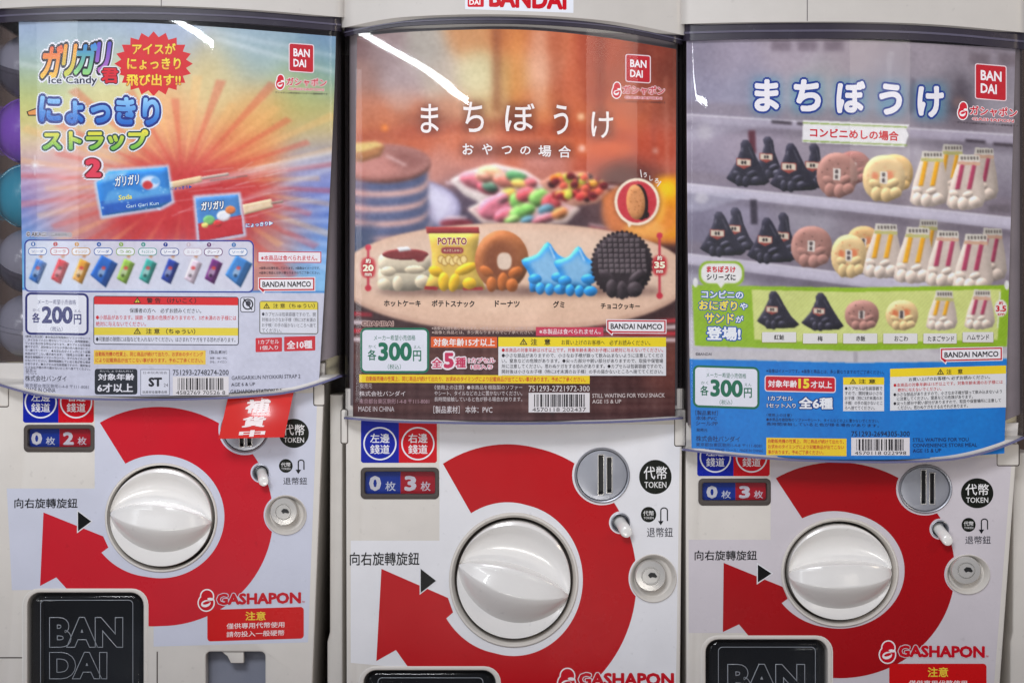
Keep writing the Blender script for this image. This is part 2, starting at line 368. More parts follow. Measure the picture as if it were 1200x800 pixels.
# ------------------------------------------------------------------ painted picture sheets (the posters' printed photographs)
class Canvas:
    def __init__(s, x0, y0, x1, y1, base):
        s.k = 2; s.x0, s.y0 = x0, y0
        s.w, s.h = int((x1 - x0) * s.k), int((y1 - y0) * s.k)
        s.X, s.Y = np.meshgrid(x0 + (np.arange(s.w) + 0.5) / s.k, y0 + (np.arange(s.h) + 0.5) / s.k)
        s.im = np.zeros((s.h, s.w, 3)) + np.array(base, float)
    def win(s, x0, y0, x1, y1, pad):
        a = max(0, int((x0 - pad - s.x0) * s.k)); b = min(s.w, int((x1 + pad - s.x0) * s.k) + 1)
        c = max(0, int((y0 - pad - s.y0) * s.k)); d = min(s.h, int((y1 + pad - s.y0) * s.k) + 1)
        return slice(c, max(c, d)), slice(a, max(a, b))
    @staticmethod
    def blur(m, r):
        r = int(round(r))
        if r < 1: return m
        for _ in range(3):
            for ax in (0, 1):
                p = [(0, 0)] * m.ndim; p[ax] = (r + 1, r)
                c = np.cumsum(np.pad(m, p, mode='edge'), axis=ax)
                n = m.shape[ax]
                hi = np.take(c, np.arange(2 * r + 1, 2 * r + 1 + n), axis=ax); lo = np.take(c, np.arange(0, n), axis=ax)
                m = (hi - lo) / (2 * r + 1)
        return m
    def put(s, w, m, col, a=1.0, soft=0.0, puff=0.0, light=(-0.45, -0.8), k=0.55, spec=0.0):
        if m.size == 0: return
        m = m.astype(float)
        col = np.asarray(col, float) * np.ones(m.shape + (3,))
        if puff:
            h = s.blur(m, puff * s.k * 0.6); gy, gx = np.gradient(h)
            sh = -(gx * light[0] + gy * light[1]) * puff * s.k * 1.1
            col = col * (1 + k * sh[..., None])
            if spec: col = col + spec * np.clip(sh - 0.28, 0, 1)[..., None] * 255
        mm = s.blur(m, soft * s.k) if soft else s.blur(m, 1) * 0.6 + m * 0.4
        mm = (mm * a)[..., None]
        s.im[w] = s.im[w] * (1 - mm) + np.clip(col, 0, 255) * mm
    def poly(s, P, col, **kw):
        P = np.asarray(P, float); pad = 3 * (kw.get('soft', 0) + kw.get('puff', 0)) + 3
        w = s.win(P[:, 0].min(), P[:, 1].min(), P[:, 0].max(), P[:, 1].max(), pad)
        X, Y = s.X[w], s.Y[w]; m = np.zeros(X.shape, bool)
        for (x0, y0), (x1, y1) in zip(P, np.roll(P, -1, 0)):
            if y0 == y1: continue
            m ^= ((y0 > Y) != (y1 > Y)) & (X < (x1 - x0) * (Y - y0) / (y1 - y0) + x0)
        s.put(w, m, col, **kw)
    def ell(s, cx, cy, rx, ry, col, rot=0.0, p=2.0, **kw):
        pad = 3 * (kw.get('soft', 0) + kw.get('puff', 0)) + 3; q = max(rx, ry) if rot else 0
        w = s.win(cx - max(rx, q), cy - max(ry, q), cx + max(rx, q), cy + max(ry, q), pad)
        x, y = s.X[w] - cx, s.Y[w] - cy; c, sn = math.cos(rot), math.sin(rot)
        m = np.abs((x * c + y * sn) / rx) ** p + np.abs((-x * sn + y * c) / ry) ** p < 1
        s.put(w, m, col, **kw)
    def line(s, x0, y0, x1, y1, wd, col, **kw):
        dx, dy = x1 - x0, y1 - y0; L = math.hypot(dx, dy) or 1; nx, ny = -dy / L * wd / 2, dx / L * wd / 2
        s.poly([(x0 + nx, y0 + ny), (x1 + nx, y1 + ny), (x1 - nx, y1 - ny), (x0 - nx, y0 - ny)], col, **kw)
    def blobs(s, pts, sig):
        """smooth scattered-colour background: pts = (x, y, colour)"""
        num = np.zeros_like(s.im); den = np.zeros(s.X.shape)
        for x, y, c in pts:
            g = np.exp(-((s.X - x) ** 2 + (s.Y - y) ** 2) / (2 * sig * sig)) + 1e-9
            num += g[..., None] * np.array(c, float); den += g
        s.im = num / den[..., None]
    def grain(s, amp, seed=1):
        r = np.random.RandomState(seed)
        for q, a in ((2, amp), (14, amp * 1.2)):
            n = s.blur(r.randn(s.h, s.w), q); n /= n.std(); s.im += a * n[..., None]
    def sample(s, x, y):
        im = s.blur(s.im, 1) * 0.35 + s.im * 0.65
        fx = np.clip((x - s.x0) * s.k - 0.5, 0, s.w - 1.001); fy = np.clip((y - s.y0) * s.k - 0.5, 0, s.h - 1.001)
        i, j = fx.astype(int), fy.astype(int); a, b = (fx - i)[..., None], (fy - j)[..., None]
        return (im[j, i] * (1 - a) + im[j, i + 1] * a) * (1 - b) + (im[j + 1, i] * (1 - a) + im[j + 1, i + 1] * a) * b

def poster_sheet(name, cv, xl, xr, yt, yb, surf, parent):
    """the paper sheet: grid inside the outline xl(v), xr(v), yt(u), yb(u), with the print as its colour; thin but closed"""
    N, Mv = 380, 445
    u = np.linspace(0, 1, N)[None, :]; v = np.linspace(0, 1, Mv)[:, None]
    x = xl(v) + (xr(v) - xl(v)) * u; y = yt(u) + (yb(u) - yt(u)) * v
    col = ink(np.clip(cv.sample(x, y), 0, 255)).reshape(-1, 3)
    sx, sy, sz = surf(x.ravel(), y.ravel(), 0); V = list(zip(sx.tolist(), sy.tolist(), sz.tolist()))
    idx = np.arange(N * Mv).reshape(Mv, N)
    F = np.stack([idx[:-1, :-1], idx[1:, :-1], idx[1:, 1:], idx[:-1, 1:]], -1).reshape(-1, 4).tolist()
    n0 = len(V); rim = list(idx[0, :]) + list(idx[1:, -1]) + list(idx[-1, -2::-1]) + list(idx[-2:0:-1, 0])
    V += [tuple(float(c) for c in surf(x.ravel()[i], y.ravel()[i], -6)) for i in rim]
    nr = len(rim)
    F += [[rim[i], rim[(i + 1) % nr], n0 + (i + 1) % nr, n0 + i] for i in range(nr)]
    me = bpy.data.meshes.new(name); me.from_pydata(V, [], F); me.update()
    at = me.color_attributes.new('Col', 'FLOAT_COLOR', 'POINT')
    allc = np.vstack([col, np.full((nr, 3), 0.6)])
    at.data.foreach_set('color', np.hstack([allc, np.ones((len(allc), 1))]).astype(np.float32).ravel())
    return link(name, me, M['paper'], parent, smooth=60)

# ------------------------------------------------------------------ setting
def plain_box(name, x0, y0, x1, y1, d0, depth, mat, parent=None, bevel=0.0, ref=None):
    return solid(name, [quad(x0, y0, x1, y1)], d0, depth, mat, parent, bevel, ref)

wall = plain_box('back_wall', -500, -300, 1700, 1120, 330, 20, M['inside'], ref=0)
tag(wall, kind='structure')
floor = mesh('floor', [(-1.2, -0.9, -0.5), (1.2, -0.9, -0.5), (1.2, 0.245, -0.5), (-1.2, 0.245, -0.5)], [(0, 1, 2, 3)], M['inside'])
tag(floor, kind='structure')
FLOOR_Y = 400 + 0.5 / S / ((D + 44) / D) - 0.4

# ------------------------------------------------------------------ one capsule machine
PD = 44.0                               # depth of the lower front panel
def interp(pts):
    xs = [p[0] for p in pts]; ys = [p[1] for p in pts]
    xs, ys = np.array(xs, float), np.array(ys, float)
    def f(x):
        # smooth (cosine-free) monotone-ish interpolation: quadratic fit is enough for the gentle arcs
        return np.interp(x, fx, fy)
    fx = np.linspace(xs[0], xs[-1], 200)
    if len(xs) > 2:
        fy = np.interp(fx, xs, ys)
        k = 25; pad = np.pad(fy, k, mode='reflect', reflect_type='odd'); fy = np.convolve(pad, np.ones(2 * k + 1) / (2 * k + 1), 'valid')
    else: fy = np.interp(fx, xs, ys)
    return f

def plan(xl, xr, sag, rad, back=170, grow=0.0, n=72):
    """plan outline of the display case: list of (x, d), left back -> front -> right back"""
    xc, hw = (xl + xr) / 2, (xr - xl) / 2 + grow
    P = [(xc - hw, back), (xc - hw, back * 0.6)]
    for i in range(n + 1):
        a = -math.pi / 2 + math.pi * i / n
        t = math.sin(a); x = xc + hw * t
        e = max(0.0, abs(t) * hw - (hw - rad)) / rad
        d = sag * t * t + rad * (1 - math.sqrt(max(0, 1 - e * e))) - grow
        P.append((x, d))
    P += [(xc + hw, back * 0.6), (xc + hw, back)]
    return P

def band(name, P, f0, f1, mat, parent, thick=2.0, ref=0.0, smooth=40, tilt=0.0):
    """sweeps a wall of the given thickness along plan P, from row f0(x) down to f1(x)"""
    V, F = [], []; n = len(P)
    for i, (x, d) in enumerate(P):
        a = P[max(0, i - 1)]; b = P[min(n - 1, i + 1)]
        tx, td = b[0] - a[0], b[1] - a[1]; L = math.hypot(tx, td) or 1
        nx, nd = -td / L, tx / L            # inward
        if nd < 0 and abs(td) < abs(tx): nx, nd = -nx, -nd
        xi, di = x + nx * thick, d + nd * thick
        r = min(d, 50); s0, s1 = tilt * (f0(x) - 11), tilt * (f1(x) - 11)
        V += [W(x, f0(x), d + s0, r + s0), W(x, f1(x), d + s1, r + s1), W(xi, f1(x), di + s1, r + s1), W(xi, f0(x), di + s0, r + s0)]
    for i in range(n - 1):
        for k in range(4):
            F.append((i * 4 + k, i * 4 + (k + 1) % 4, i * 4 + 4 + (k + 1) % 4, i * 4 + 4 + k))
    F += [(0, 1, 2, 3), (n * 4 - 4, n * 4 - 1, n * 4 - 2, n * 4 - 3)]
    return mesh(name, V, F, mat, parent, smooth)

def slab(name, P, f0, f1, mat, parent, ref=0.0, smooth=40):
    """solid block with plan outline P between rows f0(x) and f1(x)"""
    n = len(P)
    V = [W(x, f0(x), d, min(d, 50)) for x, d in P] + [W(x, f1(x), d, min(d, 50)) for x, d in P]
    F = [(i, i + 1, n + i + 1, n + i) for i in range(n - 1)] + [(n - 1, 0, n, 2 * n - 1)]
    # caps as strips mirrored left/right so they follow the arc
    for o in (0, n):
        for i in range(n // 2): F.append((o + i, o + i + 1, o + n - 2 - i, o + n - 1 - i) if i + 1 < n - 2 - i else (o + i, o + i + 1, o + n - 1 - i))
    return mesh(name, V, F, mat, parent, smooth)

def knob_mesh(name, cx, cy, rx, ry, rot, parent, ref, lens=0.24, up=-0.28, flat=0.0):
    """turning knob: disc with a scooped upper half and a lens-shaped grip standing proud of it"""
    V, F = [], []; NT = 61; cols = 0
    c, s = math.cos(rot), math.sin(rot)
    for i in range(NT):
        t = math.sin(-math.pi / 2 + math.pi * i / (NT - 1)) * 0.999
        cc = math.sqrt(1 - t * t)
        q = 1 - t * t
        top = -cc; bot = cc
        yl = up * q ** (0.75 if not flat else 0.55) + 0.02 * t                 # upper lens edge
        yb_ = yl + (lens - up) * q ** (0.85 if not flat else 0.5)             # lower lens edge
        yb_ = min(yb_, bot * 0.8)
        yw = min(yb_ + 0.50 * q ** 0.5, bot * 0.93)
        h = 0.40 * q ** 0.45
        prof = [(top, 0.0), (top * 0.985, 0.05), (top * 0.93, 0.07), (top * 0.86, 0.045)]
        a = top * 0.86
        hl = h * 0.80; fl = -0.10 * cc
        for j in range(1, 10):
            f = j / 9.0; y = a + (yl - 0.03 * q - a) * f
            prof.append((y, 0.045 + (fl - 0.045) * f ** 0.7 - 0.07 * math.sin(f * math.pi) * cc))
        prof.append((yl - 0.012 * q, (fl + hl) / 2)); prof.append((yl, hl)); prof.append((yl + 0.02 * q, hl + 0.015 * q))
        for j in (0.25, 0.5, 0.75, 0.93): prof.append((yl + (yb_ - yl) * j, hl + (h - hl) * j))
        prof.append((yb_, h)); prof.append((yb_ + 0.02 * q, h * 0.985))
        for j in (0.12, 0.3, 0.5, 0.7, 0.88): prof.append((yb_ + (yw - yb_) * j, h * (1 - j ** 1.25) * 0.96 + 0.02))
        prof.append((yw, 0.02)); prof.append((yw + (bot * 0.95 - yw) * 0.5, 0.035)); prof.append((bot * 0.95, 0.05)); prof.append((bot * 0.985, 0.05)); prof.append((bot, 0.0))
        cols = len(prof)
        for y, hh in prof:
            X, Y = t * c - y * s, t * s + y * c
            V.append(W(cx + X * rx, cy + Y * ry, ref - hh * rx, ref))
    for i in range(NT - 1):
        for j in range(cols - 1):
            F.append((i * cols + j, i * cols + j + 1, (i + 1) * cols + j + 1, (i + 1) * cols + j))
    return mesh(name, V, F, M['knob'], parent, smooth=34)

def arc_ring(m):
    """the red turning arrow around the knob, as one outline"""
    cx, cy = m['ring_c']; ro, ri = m['ring_out'], m['ring_in']
    def ang(p, r): return math.atan2((p[1] - cy) / r[1], (p[0] - cx) / r[0])
    t0, t1 = m['tail']; a = m['arrow']
    s0 = ang(t0, ro); e0 = ang(a[0], ro)
    if e0 < s0: e0 += 2 * math.pi
    def rad(p, r): return math.hypot((p[0] - cx) / r[0], (p[1] - cy) / r[1])
    k0, k1 = rad(t0, ro), rad(a[0], ro); P = []
    n = 80
    for i in range(n + 1):
        f = i / n; t = s0 + (e0 - s0) * f
        k = 1 + (k0 - 1) * max(0, 1 - f * 6) + (k1 - 1) * max(0, f * 5 - 4)
        P.append((cx + ro[0] * k * math.cos(t), cy + ro[1] * k * math.sin(t)))
    P += a[1:]
    s1 = ang(a[-1], ri); e1 = ang(t1, ri)
    while s1 < e1: s1 += 2 * math.pi
    j0, j1 = rad(a[-1], ri), rad(t1, ri)
    for i in range(1, n + 1):
        f = i / n; t = s1 + (e1 - s1) * f
        k = 1 + (j0 - 1) * max(0, 1 - f * 6) + (j1 - 1) * max(0, f * 6 - 5)
        P.append((cx + ri[0] * k * math.cos(t), cy + ri[1] * k * math.sin(t)))
    return P

def gash_icon(p, x0, y0, x1, y1, red, lay=2, edge=1.3):
    """capsule-shaped mark: two stacked lobes with a light crescent"""
    w, h = x1 - x0, y1 - y0; cx = (x0 + x1) / 2
    wh = (238, 234, 236)
    for g, c, l in ((edge, wh, lay), (0, red, lay + 1)):
        p.shape(ell(cx + .06 * w, y0 + .30 * h, .40 * w + g, .30 * h + g, 24), c, l)
        p.shape(ell(cx, y0 + .62 * h, .50 * w + g, .38 * h + g, 28), c, l + 0.3)
    p.shape(ell(cx - .02 * w, y0 + .66 * h, .33 * w, .17 * h, 20, -0.3), wh, lay + 2)
    p.shape(ell(cx + .30 * w, y0 + .44 * h, .22 * w, .07 * h, 16, 0.1), wh, lay + 2)
    p.shape(ell(cx + .02 * w, y0 + .62 * h, .26 * w, .07 * h, 16, -0.3), red, lay + 3)

def lower_front(m, root):
    sf = panel_surf(PD)
    cx, cy = m['knob_c']; krx, kry = m['knob_r']
    bz = m['bezel']                      # bezel radius
    coin, coinr = m['coin'], m['coin_r']; lk, lkr = m['lock'], m['lock_r']
    lev, levr = m['lever'], m['lever_r']; ct = m['counter']; dr = m['door']
    holes = [ell(cx, cy, bz[0] + 0.0, bz[1], 72), ell(*coin, coinr[0], coinr[1], 48), ell(*lk, *lkr, 48), ell(*lev, levr, levr * 1.02, 28),
             rrect(*ct, 5), rrect(dr[0], dr[1], dr[2], dr[1] + 330, 16)]
    if m.get('chute'): q = m['chute']; holes.append(rrect(q[0], q[1], q[2], q[3], 6))
    outline = m['panel']
    solid('front_panel', [outline] + holes, PD, 14, M['white'], root, 1.6)
    solid('cabinet', [m['cabinet'], rrect(dr[0] - 8, dr[1] - 8, dr[2] + 8, dr[1] + 340, 19)], PD + 22, 250, M['white'], root, 3, ref=PD)
    # white vinyl sheet with the red arrow
    st = m['sticker']
    P = Print('front_sticker', sf, root, M['vinyl'], 1)
    dl = rrect(dr[0] - 1, dr[1] - 1, dr[2] + 1, dr[1] + 330, 16)
    P.shape([st], m['tone'], cut=[ell(cx, cy, bz[0], bz[1], 40), ell(*coin, coinr[0], coinr[1], 28), ell(*lk, *lkr, 28), ell(*lev, levr, levr, 18), dl])
    P = Print('arrow_graphic', sf, root, M['vinyl'], 2.5)
    red = m['red']
    rim = [ell(coin[0], coin[1], coinr[0] + 2.5, coinr[1] + 2.5), ell(*lk, lkr[0] + 1.5, lkr[1] + 1.5), ell(*lev, levr + 1.8, levr + 1.8)]
    P.shape([arc_ring(m)], red, cut=[ell(*coin, coinr[0], coinr[1], 28), ell(*lk, *lkr, 28), ell(*lev, levr, levr, 18), rrect(dr[0] - 1, dr[1] - 1, dr[2] + 1, dr[1] + 330, 16)])
    P2 = Print('sticker_rim', sf, root, M['vinyl'], 4)
    P2.shape([rim[0], holes[1]], m['tone']).shape([rim[1], holes[2]], m['tone']).shape([rim[2], holes[3]], m['tone'])
    P2.shape([rrect(dr[0] - 5, dr[1] - 4, dr[2] + 5, dr[1] + 330, 19), rrect(dr[0], dr[1], dr[2], dr[1] + 330, 16)], (222, 219, 214), 0.4)
    # triangle pointer
    x0, y0, x1, y1 = m['tri']
    Print('pointer_triangle', sf, root, M['vinyl'], 4).shape([(x0 - 1.2, y0 - 2.4), (x1 + 2, (y0 + y1) / 2), (x0 - 1.2, y1 + 2.4)], (222, 222, 226)).shape([(x0, y0), (x1, (y0 + y1) / 2), (x0, y1)], (22, 22, 24), 1)
    Print('turn_right_lettering', sf, root, M['vinyl'], 4).text('向右旋轉旋鈕', *m['turn'], (26, 26, 30), 0.008)
    # lane sign
    q = m['lane']; xm = (q[0] + q[2]) / 2
    P = Print('lane_sign', sf, root, M['vinyl'], 2.5)
    P.shape([(q[0] + 2, q[1]), (xm, q[1]), (xm, q[3]), (q[0] + 2, q[3]), (q[0], q[3] - 2), (q[0], q[1] + 2)], (16, 42, 160))
    P.shape([(xm, q[1]), (q[2] - 2, q[1]), (q[2], q[1] + 2), (q[2], q[3] - 2), (q[2] - 2, q[3]), (xm, q[3])], (205, 24, 40))
    r = m['lane_r']; hh = q[3] - q[1]
    for xc_, t in (((q[0] + xm) / 2, '左邊'), ((q[2] + xm) / 2, '右邊')):
        yc = m['lane_y']
        P.shape([ell(xc_, yc, r, r), ell(xc_, yc, r - 1.7, r - 1.7)], (232, 232, 240), 1)
        P.text(t, xc_ - r * .58, yc - r * .60, xc_ + r * .58, yc - r * .04, (236, 236, 244), 0.012)
        P.text('錢道', xc_ - r * .58, yc + r * .06, xc_ + r * .58, yc + r * .62, (236, 236, 244), 0.012)
    # counter window
    x0, y0, x1, y1 = ct; w = x1 - x0
    solid('counter_frame', [rrect(x0 - 1.5, y0 - 1.5, x1 + 1.5, y1 + 1.5, 5.5), rrect(x0 + 3.2, y0 + 3.4, x1 - 3.2, y1 - 4.2, 3)], PD - 1.6, 12, M['groove'], root, 1.0)
    xm = x0 + w * 0.51
    P = Print('counter_display', panel_surf(PD + 8), root, M['vinyl'], 0)
    P.box(x0 - 1, y0 - 1, xm, y1 + 1, (24, 62, 165)).box(xm, y0 - 1, x1 + 1, y1 + 1, (200, 30, 45))
    a, b = m['digits']; ym = (y0 + y1) / 2; h = (y1 - y0) * .25
    P.text(a, x0 + w * .095, ym - h * 1.05, x0 + w * .255, ym + h * 1.05, (240, 240, 248), 0.045)
    P.text('枚', x0 + w * .31, ym - h * .25, x0 + w * .445, ym + h * 1.05, (225, 230, 245), 0.015)
    P.text(b, x0 + w * .56, ym - h * 1.05, x0 + w * .72, ym + h * 1.05, (245, 235, 240), 0.045)
    P.text('枚', x0 + w * .775, ym - h * .25, x0 + w * .905, ym + h * 1.05, (240, 225, 230), 0.015)
    solid('counter_pane', [rrect(x0 + 3, y0 + 3, x1 - 3, y1 - 4, 3)], PD + 2, 1.5, M['window'], root)
    # knob
    kr = krx / bz[0]
    lathe('knob_bezel', cx, cy, bz[0], bz[1], [(1.0, PD + 2), (1.0, PD - 1.2), (0.985, PD - 2.2), (0.96, PD - 2.0), (kr * 1.075, PD + 1), (kr * 1.055, PD + 3), (kr * 1.045, PD + 22)], M['white'], root, PD)
    lathe('knob_well', cx, cy, bz[0], bz[1], [(kr * 1.05, PD + 18), (0.02, PD + 18)], M['groove'], root, PD, cap=True)
    lathe('knob_skirt', cx, cy, krx, kry, [(1.0, PD - 3.0), (1.0, PD + 17)], M['knob'], root, PD)
    knob_mesh('knob', cx, cy, krx, kry, m['knob_rot'], root, PD - 3, **m.get('knob_kw', {}))
    # coin plate with two slots
    s1, s2 = m['slots']
    sl = [quad(*s1), quad(*s2)]
    lathe('coin_rim', *coin, coinr[0], coinr[1], [(1.0, PD + 3), (1.0, PD - 2), (0.97, PD - 3), (0.93, PD - 2.5), (0.9, PD + 2)], M['silver'], root, PD)
    pl = solid('coin_plate', [ell(*coin, coinr[0] * .9, coinr[1] * .9)] + sl, PD - 0.5, 6, M['silver'], root, 0.5)
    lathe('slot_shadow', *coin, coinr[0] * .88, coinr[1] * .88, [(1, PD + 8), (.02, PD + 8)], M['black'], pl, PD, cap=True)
    for q in (s1, s2):
        solid('slot_lip', [quad(q[0] - 1.1, q[1] - 1, q[2] + 1.1, q[3] + 1), quad(*q)], PD - 1.6, 2, M['chrome'], pl, 0.3)
    # token sign
    x, y, r, r2 = m['token']
    P = Print('token_sign', sf, root, M['vinyl'], 4)
    P.shape(ell(x, y, r, r2), (36, 38, 34)).text('代幣', x - r * .72, y - r2 * .62, x + r * .72, y + r2 * .14, (232, 232, 232), 0.01).text('TOKEN', x - r * .68, y + r2 * .28, x + r * .68, y + r2 * .64, (225, 225, 225), 0.01)
    x, y, r = m['token2']
    P = Print('return_sign', sf, root, M['vinyl'], 4)
    P.shape(ell(x, y, r, r), (36, 38, 34)).text('代幣', x - r * .7, y - r * .5, x + r * .7, y + r * .15, (225, 225, 225), 0.01).text('TOKEN', x - r * .65, y + r * .28, x + r * .65, y + r * .58, (215, 215, 215), 0.01)
    x0, y0, x1, y1 = m['uturn']; xw = x1 - x0; rr = xw * .30
    lx, rx_ = x0 + xw * .33, x0 + xw * .93
    up = [(lx - .7, y1 - 4), (lx - .7, y0 + rr)] + [((lx + rx_) / 2 - ((rx_ - lx) / 2 + .7) * math.cos(t), y0 + rr - (rr + .0) * math.sin(t)) for t in np.linspace(0, math.pi, 12)] + \
         [(rx_ + .7, y1 - 5), (rx_ - .7, y1 - 5)] + [((lx + rx_) / 2 + ((rx_ - lx) / 2 - .7) * math.cos(t), y0 + rr - (rr - 1.4) * math.sin(t)) for t in np.linspace(0, math.pi, 12)] + [(lx + .7, y1 - 4)]
    P.shape(up, (40, 40, 44)).shape([(lx - 3.2, y1 - 5), (lx + 3.2, y1 - 5), (lx, y1)], (40, 40, 44), 1)
    P.text('退幣鈕', *m['ret'], (62, 62, 70), 0.004)
    # return lever
    x, y = lev
    lathe('lever_socket', x, y, levr, levr, [(1.0, PD + 1), (1.0, PD - 1), (0.9, PD - 1.4), (0.84, PD + 3), (0.8, PD + 12), (0.02, PD + 12)], M['silver'], root, PD, n=32, cap=True)
    ax, ay = m['lever_tip']; V, F = [], []; n = 20
    rows = [(0.0, 0.62), (0.5, 0.60), (0.9, 0.62), (0.97, 0.54), (1.0, 0.35)]
    for f, rf in rows:
        for i in range(n):
            t = 2 * math.pi * i / n
            V.append(W(x + (ax - x) * f + levr * rf * math.cos(t), y + (ay - y) * f + levr * rf * math.sin(t), PD + 8 - 22 * f, PD))
    for j in range(len(rows) - 1):
        for i in range(n): F.append((j * n + i, j * n + (i + 1) % n, (j + 1) * n + (i + 1) % n, (j + 1) * n + i))
    F.append(tuple(range((len(rows) - 1) * n, len(rows) * n)))
    mesh('return_lever', V, F, M['knob'], root, 50)
    # lock in a round dish
    lathe('lock_dish', *lk, *lkr, [(1.0, PD + 2), (1.0, PD - 1.5), (0.97, PD - 2.2), (0.92, PD - 1), (0.8, PD + 6), (0.55, PD + 8), (0.02, PD + 8)], M['white'], root, PD, cap=True)
    x, y = m['cyl']; r = m['cyl_r']
    lc = lathe('lock_cylinder', x, y, r, r * m.get('ar', 1), [(1.06, PD + 8), (1.04, PD - 3), (0.98, PD - 4.5), (0.62, PD - 4.8), (0.6, PD - 3.2), (0.54, PD - 3.2), (0.52, PD - 5.2), (0.02, PD - 5.3)], M['chrome'], root, PD, cap=True)
    kx, ky = x + r * .12, y - r * .05
    solid('keyhole', [[(kx - r * .30, ky - r * .03), (kx - r * .12, ky - r * .2), (kx + r * .16, ky - r * .16), (kx + r * .32, ky + r * .06), (kx + r * .24, ky + r * .16), (kx - r * .02, ky + r * .10), (kx - r * .16, ky + r * .18)]], PD - 5.8, 0.6, M['black'], lc, 0, ref=PD)
    # brand line
    if m.get('gash'):
        gx0, gy0, gx1, gy1 = m['gash']; w = gx1 - gx0; dy = m.get('gash_dy', 0)
        P = Print('brand_lettering', sf, root, M['vinyl'], 4)
        gash_icon(P, gx0, gy0, gx0 + w * .14, gy1 + (gy1 - gy0) * .08, (200, 28, 42), 0, 1.5)
        ty0 = gy0 + (gy1 - gy0) * .18; ty1 = gy0 + (gy1 - gy0) * .80
        P.text('GASHAPON', gx0 + w * .17, ty0, gx1 - 4, ty1, (196, 26, 42), 0.052, dy, out=[(0.10, m['tone'])])
        P.text('™', gx1 - 3, ty1 - 3 + dy, gx1, ty1 - 1 + dy, (196, 26, 42))
    if m.get('caution'):
        x0, y0, x1, y1, dy = m['caution']
        w, h = x1 - x0, y1 - y0; xm = (x0 + x1) / 2
        P = Print('caution_sticker', sf, root, M['vinyl'], 3)
        P.box(x0, y0, x1, y1, (206, 32, 34), 4, dy)
        q = dy / 2
        P.text('注意', xm - w * .105, y0 + h * .10 + q, xm + w * .105, y0 + h * .38 + q, (244, 208, 70), 0.02)
        P.text('僅供專用代幣使用', xm - w * .30, y0 + h * .45 + q + 1, xm + w * .30, y0 + h * .63 + q + 1, (240, 226, 226), 0.012, dy * .6)
        P.text('請勿投入一般硬幣', xm - w * .30, y0 + h * .71 + q + 1, xm + w * .30, y0 + h * .89 + q + 1, (240, 226, 226), 0.012, dy * .6)
    # capsule door
    x0, y0, x1 = dr[0], dr[1], dr[2]
    solid('door_surround', [rrect(x0 - 4, y0 - 4, x1 + 4, y0 + 336, 19), rrect(x0 + 1, y0 + 1, x1 - 1, y0 + 326, 15)], PD - 1.2, 71, M['white'], root, 1.5)
    plain_box('door_well', x0 - 2, y0 - 2, x1 + 2, y0 + 330, PD + 70, 2, M['well'], root, ref=PD)
    w = x1 - x0
    door = solid('capsule_door', [rrect(x0 + 3, y0 + 3, x1 - 3, y0 + 150, 14)], PD + 4, 14, M['smoke'], root, 5, ref=PD)
    solid('door_ridge', [rrect(x0 + w * .11, y0 + 10, x1 - w * .10, y0 + 118, 5), rrect(x0 + w * .115, y0 + 10.7, x1 - w * .105, y0 + 117, 4.6)], PD + 3.3, 1.5, M['smoke_edge'], door, 0.2, ref=PD)
    for t, bx in (('BAN', (x0 + w * .185, y0 + 30, x1 - w * .185, y0 + 66)), ('DAI', (x0 + w * .185, y0 + 71, x0 + w * .68, y0 + 103))):
        cu = bpy.data.curves.new('t', 'FONT'); cu.body = t; cu.fill_mode = 'NONE'; cu.bevel_depth = 0.011; cu.offset = 0.055; cu.bevel_resolution = 1; cu.resolution_u = 4
        o = bpy.data.objects.new('t', cu); TMP.objects.link(o); bpy.context.view_layer.update()
        me = bpy.data.meshes.new_from_object(o.evaluated_get(bpy.context.evaluated_depsgraph_get()))
        co = np.empty(len(me.vertices) * 3); me.vertices.foreach_get('co', co); co = co.reshape(-1, 3)
        u = (co[:, 0] - co[:, 0].min()) / np.ptp(co[:, 0]); v = (co[:, 1].max() - co[:, 1]) / np.ptp(co[:, 1])
        for i, vt in enumerate(me.vertices): vt.co = W(bx[0] + u[i] * (bx[2] - bx[0]), bx[1] + v[i] * (bx[3] - bx[1]), PD + 3.8 - co[i, 2] * 30, PD)
        me.materials.clear(); link('embossed_lettering', me, M['smoke_edge'], door)
        bpy.data.objects.remove(o)
    if m.get('chute'):
        q = m['chute']
        plain_box('chute_back', q[0] - 3, q[1] - 3, q[2] + 3, q[3] + 3, PD + 20, 1.5, M['grey_hole'], root, ref=PD)
        solid('chute_surround', [rrect(q[0] - 2, q[1] - 2, q[2] + 2, q[3] + 2, 7), rrect(*q, 6)], PD + 0.4, 18, M['white'], root, 0.8)
        xm = (q[0] + q[2]) / 2
        solid('chute_tab', [[(xm - 20, q[1] - 2), (xm + 9, q[1] - 2), (xm + 9, q[1] + 14), (xm - 6, q[1] + 14), (xm - 10, q[1] + 6)]], PD + 3, 8, M['white'], root, 0.8, ref=PD)
    for b in m.get('blocks', []):
        solid('corner_block', [rrect(*b, 2)], PD - 1.4, 12, M['white'], root, 1.0)
        x0, y0, x1, y1 = b
        solid('block_seam', [rrect(x0 - 1.0, y0 - 1.0, x1 + 1.0, y1 + 1.0, 2.6)], PD - 0.25, 1.0, M['groove'], root)
    for sx0, sy0, sx1, sy1 in m.get('seams', []):
        plain_box('panel_seam', sx0, sy0, sx1, sy1, PD - 0.2, 1.0, M['groove'], root)

